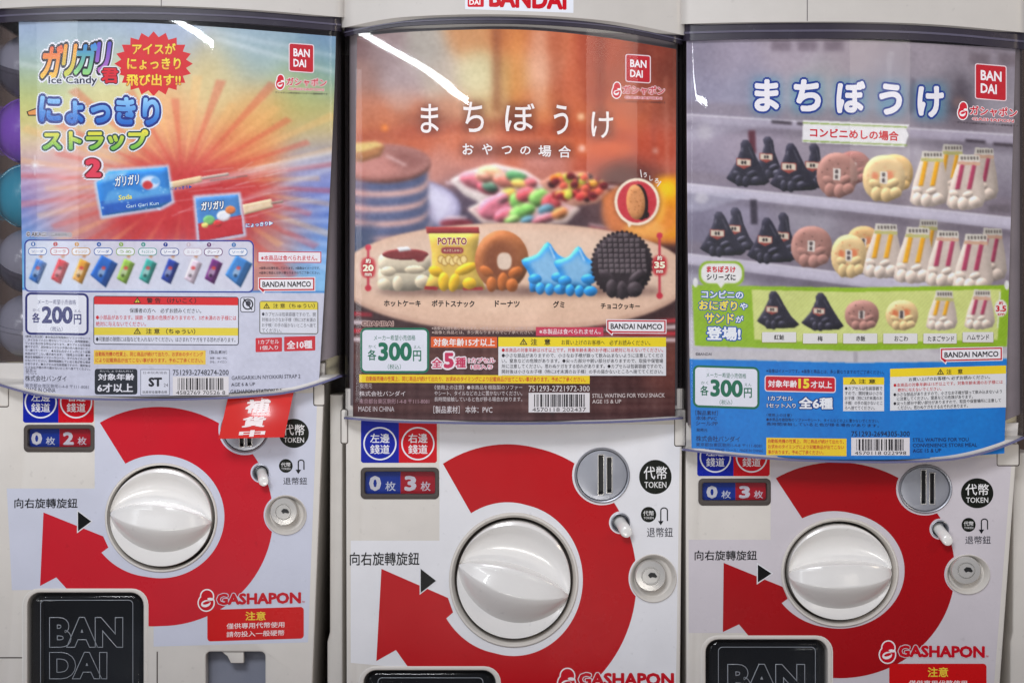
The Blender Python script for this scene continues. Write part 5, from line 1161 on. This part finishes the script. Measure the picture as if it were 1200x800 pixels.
# ================================================================== poster 3: convenience store meals
def poster_three():
    m = M3; sf = case_surf(m)
    cv = Canvas(800, 30, 1200, 552, (150, 142, 154))
    cv.blobs([(810, 60, (112, 104, 122)), (860, 60, (140, 130, 146)), (920, 60, (156, 144, 154)), (1000, 60, (150, 138, 144)), (1080, 60, (142, 132, 140)), (1150, 60, (126, 116, 124)), (1190, 70, (126, 118, 128)),
              (810, 110, (128, 124, 146)), (880, 110, (132, 130, 150)), (960, 110, (150, 148, 150)), (1040, 110, (126, 122, 134)), (1120, 110, (104, 98, 106)), (1180, 120, (140, 134, 142)),
              (815, 160, (150, 140, 156)), (880, 160, (150, 138, 152)), (960, 170, (140, 130, 140)), (1060, 170, (154, 146, 156)), (1130, 180, (130, 122, 132)), (1185, 190, (146, 140, 150)),
              (815, 200, (126, 116, 132)), (900, 200, (130, 120, 134)), (1000, 210, (140, 130, 140)), (1100, 220, (150, 140, 144)), (1180, 235, (116, 108, 120)),
              (815, 250, (112, 106, 126)), (860, 240, (132, 126, 144)), (950, 250, (146, 140, 150)), (1020, 260, (122, 112, 122)), (1150, 270, (120, 110, 118)), (1188, 280, (140, 130, 140)),
              (815, 280, (104, 98, 116)), (900, 290, (120, 112, 128)), (1000, 310, (120, 112, 122)), (1180, 320, (140, 132, 142)), (830, 330, (150, 146, 160)), (1000, 415, (190, 186, 188)), (1180, 380, (176, 170, 176)), (820, 415, (186, 182, 190))], 20)
    for x in (905, 936, 966): cv.poly([(x - 1, 48), (x + 22, 48), (x + 22, 60), (x - 1, 60)], (92, 78, 88), a=.7, soft=2)
    for x0 in (1136, 1170): cv.poly([(x0, 62), (x0 + 24, 64), (x0 + 24, 78), (x0, 76)], (86, 74, 80), a=.7, soft=2)
    cv.poly([(1068, 92), (1072, 92), (1074, 132), (1064, 132)], (74, 66, 78), a=.8, soft=2); cv.poly([(1122, 90), (1130, 90), (1146, 150), (1106, 146)], (58, 50, 58), a=.75, soft=4); cv.ell(1124, 120, 8, 6, (120, 90, 84), a=.6, soft=2)
    # bottles of colour far behind, uprights
    cv.poly([(1040, 60), (1046, 60), (1044, 250), (1038, 250)], (196, 190, 200), a=.3, soft=2); cv.poly([(1068, 150), (1074, 150), (1090, 240), (1080, 240)], (196, 190, 196), a=.4, soft=3)
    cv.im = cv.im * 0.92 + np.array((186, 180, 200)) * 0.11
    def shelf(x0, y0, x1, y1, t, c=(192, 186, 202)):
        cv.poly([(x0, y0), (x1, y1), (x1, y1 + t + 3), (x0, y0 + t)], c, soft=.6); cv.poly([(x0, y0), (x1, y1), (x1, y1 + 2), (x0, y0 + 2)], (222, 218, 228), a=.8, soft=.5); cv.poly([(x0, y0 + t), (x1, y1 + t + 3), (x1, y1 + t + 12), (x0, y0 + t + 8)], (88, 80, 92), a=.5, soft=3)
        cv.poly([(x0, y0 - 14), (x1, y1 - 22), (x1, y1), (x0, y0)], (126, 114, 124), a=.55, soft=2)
    shelf(800, 133, 1200, 158, 10, (168, 160, 176))
    for x0, y0 in ((904, 141), (934, 143), (1131, 163), (1164, 167)): cv.poly([(x0, y0), (x0 + 24, y0 + 2), (x0 + 24, y0 + 5.5), (x0, y0 + 3.5)], (60, 52, 60), soft=.8)
    shelf(800, 214, 1200, 256, 12); shelf(800, 296, 1200, 345, 13)
    cv.poly([(877, 153), (885, 153), (886, 180), (878, 180)], (88, 40, 52), soft=.8); cv.poly([(879, 234), (887, 234), (888, 263), (880, 263)], (58, 52, 64), soft=.8)
    cv.poly([(803, 226), (884, 228), (820, 248), (803, 246)], (174, 172, 190), a=.6, soft=1.5); cv.ell(822, 232, 8, 6, (206, 202, 208), a=.6, soft=1.5); cv.poly([(803, 148), (830, 140), (900, 146), (812, 166), (803, 164)], (176, 170, 186), a=.5, soft=2); cv.ell(826, 155, 9, 10, (200, 194, 200), a=.5, soft=3)
    cv.poly([(1158, 240), (1184, 240), (1184, 250), (1158, 248)], (92, 84, 90), a=.6, soft=1.5)
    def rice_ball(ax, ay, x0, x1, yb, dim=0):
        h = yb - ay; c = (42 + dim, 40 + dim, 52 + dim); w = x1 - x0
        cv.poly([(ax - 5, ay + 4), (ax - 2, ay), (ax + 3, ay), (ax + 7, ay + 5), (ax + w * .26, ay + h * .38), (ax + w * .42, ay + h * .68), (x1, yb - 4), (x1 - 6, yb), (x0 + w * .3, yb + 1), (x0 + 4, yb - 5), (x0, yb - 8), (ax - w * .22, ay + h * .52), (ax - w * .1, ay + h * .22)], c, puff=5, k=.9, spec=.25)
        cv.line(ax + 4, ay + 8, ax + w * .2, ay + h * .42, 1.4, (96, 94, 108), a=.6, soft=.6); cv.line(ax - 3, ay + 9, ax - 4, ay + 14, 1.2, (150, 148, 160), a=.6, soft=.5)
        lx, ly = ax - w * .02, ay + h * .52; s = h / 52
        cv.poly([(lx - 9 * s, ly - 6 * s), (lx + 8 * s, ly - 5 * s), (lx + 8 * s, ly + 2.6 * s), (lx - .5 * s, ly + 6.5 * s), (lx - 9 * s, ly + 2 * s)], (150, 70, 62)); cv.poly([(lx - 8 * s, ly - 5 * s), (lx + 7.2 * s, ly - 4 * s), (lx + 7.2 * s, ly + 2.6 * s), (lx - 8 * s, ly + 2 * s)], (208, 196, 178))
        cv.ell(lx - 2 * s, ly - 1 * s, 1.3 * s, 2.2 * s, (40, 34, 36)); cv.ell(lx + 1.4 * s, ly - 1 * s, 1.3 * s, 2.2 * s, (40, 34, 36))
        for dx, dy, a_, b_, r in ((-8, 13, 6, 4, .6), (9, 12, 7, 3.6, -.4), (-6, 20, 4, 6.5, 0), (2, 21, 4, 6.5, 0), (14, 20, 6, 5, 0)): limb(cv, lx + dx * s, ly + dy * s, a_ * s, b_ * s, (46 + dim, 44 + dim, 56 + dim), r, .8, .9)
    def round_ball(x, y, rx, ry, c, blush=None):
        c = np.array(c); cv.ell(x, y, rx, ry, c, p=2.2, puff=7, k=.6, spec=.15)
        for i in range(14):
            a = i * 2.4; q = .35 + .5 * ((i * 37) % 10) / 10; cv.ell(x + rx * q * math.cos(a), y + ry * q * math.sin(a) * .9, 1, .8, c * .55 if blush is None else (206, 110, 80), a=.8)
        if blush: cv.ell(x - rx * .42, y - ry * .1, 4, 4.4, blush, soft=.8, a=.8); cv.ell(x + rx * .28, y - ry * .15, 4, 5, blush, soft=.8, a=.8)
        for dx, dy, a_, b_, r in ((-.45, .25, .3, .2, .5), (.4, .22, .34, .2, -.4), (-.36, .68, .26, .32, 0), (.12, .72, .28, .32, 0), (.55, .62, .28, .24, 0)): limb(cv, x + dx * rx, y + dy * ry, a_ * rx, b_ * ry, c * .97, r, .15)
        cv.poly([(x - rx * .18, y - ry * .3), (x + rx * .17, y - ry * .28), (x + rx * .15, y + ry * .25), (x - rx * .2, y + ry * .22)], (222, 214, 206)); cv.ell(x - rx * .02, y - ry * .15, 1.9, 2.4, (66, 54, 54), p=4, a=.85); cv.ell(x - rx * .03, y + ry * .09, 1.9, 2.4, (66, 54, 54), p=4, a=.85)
    def sandwich(x0, x1, y0, y1, c, dim=0.0):
        w, h = x1 - x0, y1 - y0; k = 1 - dim; b = np.array((206, 190, 178)) * k
        cv.poly([(x0 + w * .33, y0 + 4), (x0 + w * .82, y0 + 4), (x0 + w * .95, y0 + h * .5), (x1, y0 + h * .8), (x1 - w * .08, y1 - h * .06), (x0 + w * .6, y1), (x0 + w * .08, y1 - 2), (x0, y1 - h * .1), (x0 + w * .1, y0 + h * .55)], b, puff=6, k=.5, spec=.1)
        for f in (.36, .66):
            g = f + .02; cv.poly([(x0 + w * g, y0 + 8), (x0 + w * (g + .11), y0 + 8), (x0 + w * (g - .04), y0 + h * .64), (x0 + w * (g - .16), y0 + h * .64)], np.array(c) * k, soft=.5, puff=1)
        cv.poly([(x0 + w * .30, y0 + 9), (x0 + w * .86, y0 + 10), (x0 + w * .86, y0 + 14), (x0 + w * .28, y0 + 13)], np.array((190, 186, 120) if c[1] > 100 else (206, 166, 140)) * k)
        cv.poly([(x0 + w * .32, y0 + 1), (x0 + w * .85, y0 + 2), (x0 + w * .86, y0 + 10), (x0 + w * .30, y0 + 9)], np.array((214, 208, 196)) * k)
        for i in range(6): cv.poly([(x0 + w * (.37 + i * .08), y0 + 3.4), (x0 + w * (.42 + i * .08), y0 + 3.6), (x0 + w * (.42 + i * .08), y0 + 7.4), (x0 + w * (.37 + i * .08), y0 + 7.2)], (66, 58, 56), a=.75)
        for dx, dy, a_, b_, r in ((.2, .72, .14, .07, .5), (.55, .73, .15, .06, -.3), (.2, .87, .13, .12, 0), (.42, .89, .14, .12, 0), (.72, .86, .15, .1, 0)): limb(cv, x0 + dx * w, y0 + dy * h, a_ * w, b_ * h, np.array((214, 196, 182)) * k, r, .1)
    RB, OK_ = (164, 120, 110), (214, 184, 134); EG, HM = (236, 168, 40), (172, 66, 96)
    # upper shelf
    rice_ball(899, 160, 884, 918, 208, 6); rice_ball(953, 168, 938, 972, 220, 6); rice_ball(873, 164, 851, 902, 217); rice_ball(926, 168, 902, 958, 223)
    round_ball(1000, 196, 20, 19, (150, 98, 92)); round_ball(1048, 203, 22, 22, (206, 170, 112), (206, 120, 80)); round_ball(981, 205, 24, 26, RB); round_ball(1036, 209, 25, 27, OK_, (216, 110, 70))
    sandwich(1092, 1134, 168, 232, EG, .12); sandwich(1130, 1170, 172, 236, HM, .12); sandwich(1066, 1112, 176, 242, EG); sandwich(1109, 1155, 180, 246, HM)
    # lower shelf
    rice_ball(861, 243, 846, 886, 293, 6); rice_ball(917, 249, 904, 938, 304, 6); rice_ball(842, 248, 820, 874, 299); rice_ball(898, 255, 875, 932, 307)
    round_ball(1012, 285, 20, 20, (196, 158, 108), (206, 120, 80)); round_ball(951, 289, 24, 24, RB); round_ball(995, 300, 21, 25, OK_, (216, 110, 70))
    sandwich(1066, 1104, 256, 320, EG, .15); sandwich(1140, 1180, 266, 330, HM, .12); sandwich(1011, 1058, 261, 326, EG); sandwich(1047, 1096, 265, 332, EG); sandwich(1084, 1130, 269, 336, HM); sandwich(1116, 1164, 273, 342, HM)
    # green strip
    cv.poly([(804, 410), (1196, 414), (1196, 440), (804, 440)], (196, 192, 196), soft=1)
    cv.poly([(811, 334), (1000, 337), (1186, 334), (1180, 406), (1000, 411), (814, 405)], (140, 178, 38)); cv.poly([(881, 339.5), (1000, 342), (1173, 339), (1169, 398), (1000, 402), (884, 398)], (202, 210, 128))
    xx = ((cv.X + cv.Y) % 5 < 1.6); g = (cv.im[..., 1] > cv.im[..., 2] + 55) & (cv.Y > 333) & (cv.Y < 412); cv.im[xx & g] *= 1.035
    for x, y in ((815, 331), (1180, 334)): cv.ell(x, y, 3, 5.5, (222, 222, 220))
    rice_ball(906, 341, 887, 937, 384); rice_ball(961, 343, 939, 989, 386); round_ball(1010, 369, 20, 17.5, RB); round_ball(1057, 369, 19, 17.5, OK_, (216, 110, 70)); sandwich(1085, 1122, 339, 387, EG); sandwich(1130, 1166, 338, 386, HM)
    cv.line(1172, 342, 1169, 384, 1.6, (226, 228, 210)); cv.ell(1173, 361, 7.5, 10, (232, 226, 222))
    # speech bubble
    cv.poly(rrect(819, 306, 872, 335, 11), (140, 178, 38)); cv.poly(rrect(821.5, 308.5, 869.5, 332, 10), (226, 224, 222)); cv.poly([(840, 331), (850, 331), (845, 338)], (226, 224, 222))
    # ribbon and title glow
    for x0, y0, x1, y1 in ((882, 92, 915, 132), (928, 92, 964, 132), (978, 94, 1016, 134), (1028, 96, 1060, 136), (1072, 98, 1108, 140)):
        cv.poly([(x0, y0), (x1, y0), (x1, y1), (x0, y1)], (70, 140, 176), a=.6, soft=5)
    cv.poly([(941, 141.5), (1066, 147), (1062, 153), (1066, 158), (1061, 174), (941, 168)], (90, 80, 90), a=.5, soft=2)
    cv.poly([(941, 141), (1066, 146), (1062, 152), (1065, 158), (1060, 172.5), (940, 167)], (222, 220, 222))
    for a in (1.5, 22.5): cv.poly([(941, 142 + a), (1063, 147 + a), (1063, 148.4 + a), (941, 143.4 + a)], (120, 150, 50))
    cv.poly([(800, 420.5), (900, 422.5), (1000, 425), (1100, 424), (1200, 419), (1200, 552), (800, 552)], (22, 122, 206))
    cv.poly([(1000, 412), (1005, 412), (1005, 424), (1000, 424)], (150, 144, 150), a=.6, soft=.6)
    cv.grain(2.0, 8)
    yt = interp([(0, 47), (.3, 44.5), (.6, 48), (1, 57)]); yb = interp([(0, 527), (.4, 539), (.7, 538.5), (1, 531)])
    root = empty('product_poster', W(1000, 540, 24))
    tag(root, 'grey and blue poster of rice ball and sandwich figures on shop shelves', 'poster', 'product posters in the machine fronts')
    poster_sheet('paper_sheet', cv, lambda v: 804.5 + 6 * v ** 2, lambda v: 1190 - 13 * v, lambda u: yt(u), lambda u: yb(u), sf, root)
    K = M['paper']; NV = (22, 58, 138)
    for ch, b in (('ま', (884, 93, 913, 131)), ('ち', (930, 93, 962, 131)), ('ぼ', (980, 95, 1014, 133)), ('う', (1030, 98, 1057, 135)), ('け', (1075, 101, 1106, 138))): Print('title_letter', sf, root, K, 2).text(ch, *b, (228, 226, 232), .045, out=[(.105, NV)])
    P = Print('case_title', sf, root, K, 2); P.text('コンビニめしの場合', 949, 149.5, 1053, 161, (200, 30, 48), .03, 4.5)
    maker_mark(sf, root, 1143.5, 75.5, 1178.5, 115, 3); capsule_mark(sf, root, 1122.5, 120, 1192, 140, 4)
    P = Print('strip_lettering', sf, root, K, 2); OB = [(.12, (24, 84, 170))]
    P.text('まちぼうけ', 828, 311.5, 862, 319, (206, 34, 50), .04, .6).text('シリーズに', 828, 320.5, 862, 328, (44, 42, 46), .03, .6)
    P.text('コンビニの', 822, 340, 871, 349, (226, 232, 240), .035, 1, out=OB).text('おにぎり', 819, 351.5, 864, 363, (244, 222, 70), .04, 1, out=OB).text('や', 867, 355, 876, 363, (230, 234, 240), .03, out=OB).text('サンド', 826, 366.5, 860, 378.5, (244, 222, 70), .04, 1, out=OB).text('が', 862, 370, 871, 378, (230, 234, 240), .03, out=OB).text('登場!', 828, 382.5, 868, 398.5, (232, 236, 242), .04, .5, out=OB)
    for t, x0, x1, a, b in (('紅鮭', 893, 933, 907, 919), ('梅', 941, 981, 958, 964), ('赤飯', 988, 1028, 1003, 1014), ('おこわ', 1035, 1075, 1048, 1064), ('たまごサンド', 1082, 1121, 1087, 1118), ('ハムサンド', 1128, 1164, 1133, 1159)):
        y = 390 + (1.5 if 940 < x0 < 1090 else 0); Print('name_label', sf, root, K, 2).box(x0 - .6, y - .4, x1 + .6, y + 12.2, (150, 160, 70), .8).box(x0, y - 1, x1, y + 10.8, (222, 220, 218), 1, 0, 1).text(t, a, y + 2, b, y + 8.2, (40, 36, 38), .022)
    Print('height_lettering', sf, root, K, 2).text('約', 1170.5, 353, 1175.5, 357, (206, 50, 60), .02).text('3.5', 1167, 358, 1179, 365, (206, 40, 54), .04).text('cm', 1169, 367, 1177, 369.5, (206, 50, 60), .02)
    Print('copyright_line', sf, root, K, 2).text('©BANDAI', 815, 413, 834, 416.4, (70, 66, 76), .01)
    namco(sf, root, 1101.5, 407.5, 1175, 424, -1.5)
    price(sf, root, 812, 427.5, 890, 477, '300', (12, 108, 80), 2.5)
    P = Print('small_print', sf, root, K, 2); DB = (18, 44, 92)
    for t, a, y, b, h, c in (('［製品素材］', 815, 480.5, 841, 5.6, DB), ('本体:PVC', 815.5, 487, 840, 5, DB), ('シール:PP', 815.5, 493, 841, 5, DB), ('発売元', 816, 501.5, 829, 4, DB), ('株式会社バンダイ', 815.5, 510, 867, 6.8, DB), ('東京都台東区駒形1-4-8 〒111-8081', 815.5, 518.2, 893, 4.6, (20, 70, 130)), ('MADE IN PHILIPPINES（シール：MADE IN CHINA）', 815.5, 524, 894, 4.4, (20, 60, 120))): P.text(t, a, y, b, y + h, c, .006, (b - a) * .02)
    P.text('※画像はイメージです。※画像と商品とは、多少異なりますのでご了承ください。', 898, 432, 1036, 436.5, DB, .004, 2)
    lines(P, [('〈使用上の注意〉', DB, 898, 928), '●本商品を樹脂製のソファーやシート、タイルなどの上に置かないでください。', '　長時間接触していると色が移る場合があります。'], 898, 1030, 484, 5.2, 4, DB, 2, .004)
    P = Print('age_box', sf, root, K, 2); P.frame(896, 439.5, 979.5, 458.5, 1.2, (232, 214, 220), (200, 26, 46), 3.5, 1.8).text('対象年齢', 900, 445, 934, 453.5, (240, 232, 236), .026, .5).text('15', 935.5, 443.5, 948.5, 455, (246, 222, 60), .045).text('才以上', 950, 446, 975, 454.5, (240, 232, 236), .026, .4)
    P = Print('count_lettering', sf, root, K, 2); OL = [(.11, (14, 52, 120))]
    P.text('1カプセル', 900, 463.5, 929, 469, (226, 232, 240), .02, .4, out=OL).text('1セット入り', 898.5, 472, 932.5, 477.5, (226, 232, 240), .02, .4, out=OL).text('全6種', 936, 465, 976, 479, (234, 236, 242), .035, .4, out=OL)
    P = Print('yellow_notice', sf, root, K, 2); P.box(898, 512.5, 992, 533, (240, 206, 44), 0, 1.2)
    lines(P, ['自動販売機の性質上、同じ商品が続けて出たり、', 'お求めのタイミングにより記載商品が出てこない', ('事があります。予めご了承ください。', (204, 66, 36), 900, 965)], 900, 989, 514, 6.4, 4.8, (204, 66, 36), 1, .014)
    P = Print('capsule_caution_box', sf, root, K, 2); P.box(988, 442, 1036, 481.5, (222, 222, 226)).box(988, 442, 1036, 450.5, (240, 212, 40), 0, 0, 1); warn_sign(P, 999.5, 446.8, 3.4); P.text('注 意', 1006, 444, 1026, 449.3, (40, 34, 28), .016, lay=3)
    lines(P, ['●カプセルは包装容器で', 'すので、開封後は小さな', 'お子様（特に3才未満のお', '子様）の手の届かないとこ', ('ろへ捨ててください。', (44, 42, 50), 990, 1025)], 990, 1034, 452.6, 5.7, 4.6, (44, 42, 50), 0, .008)
    P = Print('caution_box', sf, root, K, 2); P.box(1043, 432, 1179, 481, (224, 224, 226), 0, -4).box(1043, 432, 1179, 441.5, (240, 212, 40), 0, -4, 1); warn_sign(P, 1102, 435.6, 3.8); P.text('注　意', 1109, 432.6, 1128, 438.4, (40, 34, 28), .016, -.6, lay=3)
    RD = (196, 40, 44)
    for t, a, b, y, c in (('お買い上げのお客様へ 必ずお読みください。', 1065, 1160, 442.2, BLK), ('●本商品の対象年齢は15才以上です。対象年齢未満のお子様には', 1047, 1175, 449, RD), ('絶対に与えないでください。', 1052, 1103, 454.6, RD), ('●小さな部品がありますので、小さなお子様が誤って飲み込まないよう', 1047, 1174, 460, BLK), ('に注意してください。窒息などの危険があります。', 1051, 1140, 465, BLK), ('●尖った部分や鋭い部分がありますので、取扱や保管場所に注意して', 1047, 1173, 470.4, BLK), ('ください。思わぬケガをするおそれがあります。', 1052, 1134, 475.4, BLK)): P.text(t, a, y, b, y + 4.4, c, .008, -(b - a) * .031)
    barcode(sf, root, 997.5, 512.5, 1066, 533.5, '751293-2694305-300', '4570118 022998', (20, 34, 66), 21)
    P = Print('english_lines', sf, root, K, 2)
    for i, (t, b) in enumerate((('STILL WAITING FOR YOU', 1135), ('CONVENIENCE STORE MEAL', 1145), ('AGE 15 & UP', 1103))): P.text(t, 1069.5, 513 + i * 6.4, b, 517.4 + i * 6.4, (18, 44, 92), .014, -.6)

poster_one(); flush()
poster_two(); flush()
poster_three(); flush()

# ------------------------------------------------------------------ loose things
# red restock tag hanging below the left cover, bent forward a little
T0, T1, T2, T3 = (268, 462), (344, 460), (333, 512), (256, 514)
def tag_pt(u, v, lay=0.0):
    x = (T0[0] * (1 - u) + T1[0] * u) * (1 - v) + (T3[0] * (1 - u) + T2[0] * u) * v
    y = (T0[1] * (1 - u) + T1[1] * u) * (1 - v) + (T3[1] * (1 - u) + T2[1] * u) * v
    d = 26 - 20 * np.abs(v) ** 1.6 - 5 * np.sin(u * math.pi) - lay
    return W(x, y, d)
def tag_sheet():
    n = 16; V, F = [], []
    for lay in (0.0, -1.2):
        for j in range(n + 1):
            for i in range(n + 1): V.append(tuple(float(c) for c in tag_pt(i / n, j / n, lay)))
    q = (n + 1) ** 2
    for j in range(n):
        for i in range(n):
            a = j * (n + 1) + i; F += [(a, a + 1, a + n + 2, a + n + 1), (q + a + n + 1, q + a + n + 2, q + a + 1, q + a)]
    rim = [i for i in range(n + 1)] + [j * (n + 1) + n for j in range(1, n + 1)] + [n * (n + 1) + i for i in range(n - 1, -1, -1)] + [j * (n + 1) for j in range(n - 1, 0, -1)]
    for i in range(len(rim)):
        a, b = rim[i], rim[(i + 1) % len(rim)]; F.append((a, b, q + b, q + a))
    return mesh('restock_tag', V, F, plastic('red_laminated_card', (214, 42, 36), 0.22, 0.04, 0.0, coat=0.4), None, 40)
rt = tag_sheet()
tag(rt, 'red restock tag with white lettering hanging under the left poster', 'tag')
def tag_surf(x, y, lay):           # x, y are 0..1 over the card
    return tag_pt(x, y, 0.4 + LAY * lay)
P = Print('tag_lettering', tag_surf, rt, M['vinyl'], 1)
for ch, b in (('補', (.30, .12, .68, .44)), ('貨', (.30, .51, .67, .76)), ('中', (.29, .82, .70, .97))): P.text(ch, *b, (242, 228, 228), .05)
flush()

# capsules that show through the side of the left case
def capsule(x, y, d, r, mat, label, group='toy capsules inside the left case', tilt=0.4):
    k = (D + d) / D; rr = r * k * S
    root = empty('toy_capsule', W(x, y, d)); root.rotation_euler = (tilt, tilt * .7, 0)
    tag(root, label, 'capsule', group)
    for nm, s, mt, z0 in (('lower_shell', -1, mat, 0.0), ('upper_shell', 1, mat if mat in (M['purple'], M['teal']) else M['capclear'], 0.0)):
        V, F = [], []; n, mm = 32, 12
        for j in range(mm + 1):
            a = (math.pi / 2) * j / mm
            for i in range(n):
                t = 2 * math.pi * i / n; V.append((rr * math.cos(a) * math.cos(t), rr * math.cos(a) * math.sin(t), s * rr * math.sin(a)))
        for j in range(mm):
            for i in range(n): F.append((j * n + i, j * n + (i + 1) % n, (j + 1) * n + (i + 1) % n, (j + 1) * n + i))
        o = mesh(nm, V, F, mt, None, 40); o.parent = root; o.location = (0, 0, 0)
    V, F = [], []; n = 32
    for z, q in ((-.06, 1.0), (-.06, 1.04), (.06, 1.04), (.06, 1.0)):
        for i in range(n):
            t = 2 * math.pi * i / n; V.append((rr * q * math.cos(t), rr * q * math.sin(t), rr * z))
    for j in range(3):
        for i in range(n): F.append((j * n + i, j * n + (i + 1) % n, (j + 1) * n + (i + 1) % n, (j + 1) * n + i))
    o = mesh('seam_ring', V, F, mat, None, 40); o.parent = root; o.location = (0, 0, 0)
for cy_, mt, lab, tl in ((80, 'greycap', 'smoky grey toy capsule above the purple one, left of the rainbow poster', .3), (154, 'purple', 'purple toy capsule beside the left edge of the rainbow poster', -1.3),
                         (230, 'teal', 'teal toy capsule below the purple one, left of the rainbow poster', -1.1), (306, 'greycap', 'smoky grey toy capsule between the teal one and the lowest one', .5), (382, 'capclear', 'grey toy capsule lowest of those left of the rainbow poster', .2)):
    capsule(34, cy_, 82, 37.5, M[mt], lab, tilt=tl)

# pale strips standing in for the edges of neighbouring machines
for x0, x1, lab in ((386.5, 401.5, 'narrow cream edge of a neighbouring machine between the left and the middle machine'), (1187, 1215, 'narrow cream edge of the next machine beside the third machine')):
    y0 = 462 if x0 < 600 else 530
    b = solid('neighbour_edge', [[(x0, y0), (x1, y0), (x1, FY), (x0 - 3, FY), (x0 - 3, 752), (x0 + 0, 740)]], PD + 30, 180, M['white'], None, 2.5)
    tag(b, lab, 'machine edge', 'edges of neighbouring machines')
bpy.data.collections.remove(TMP)
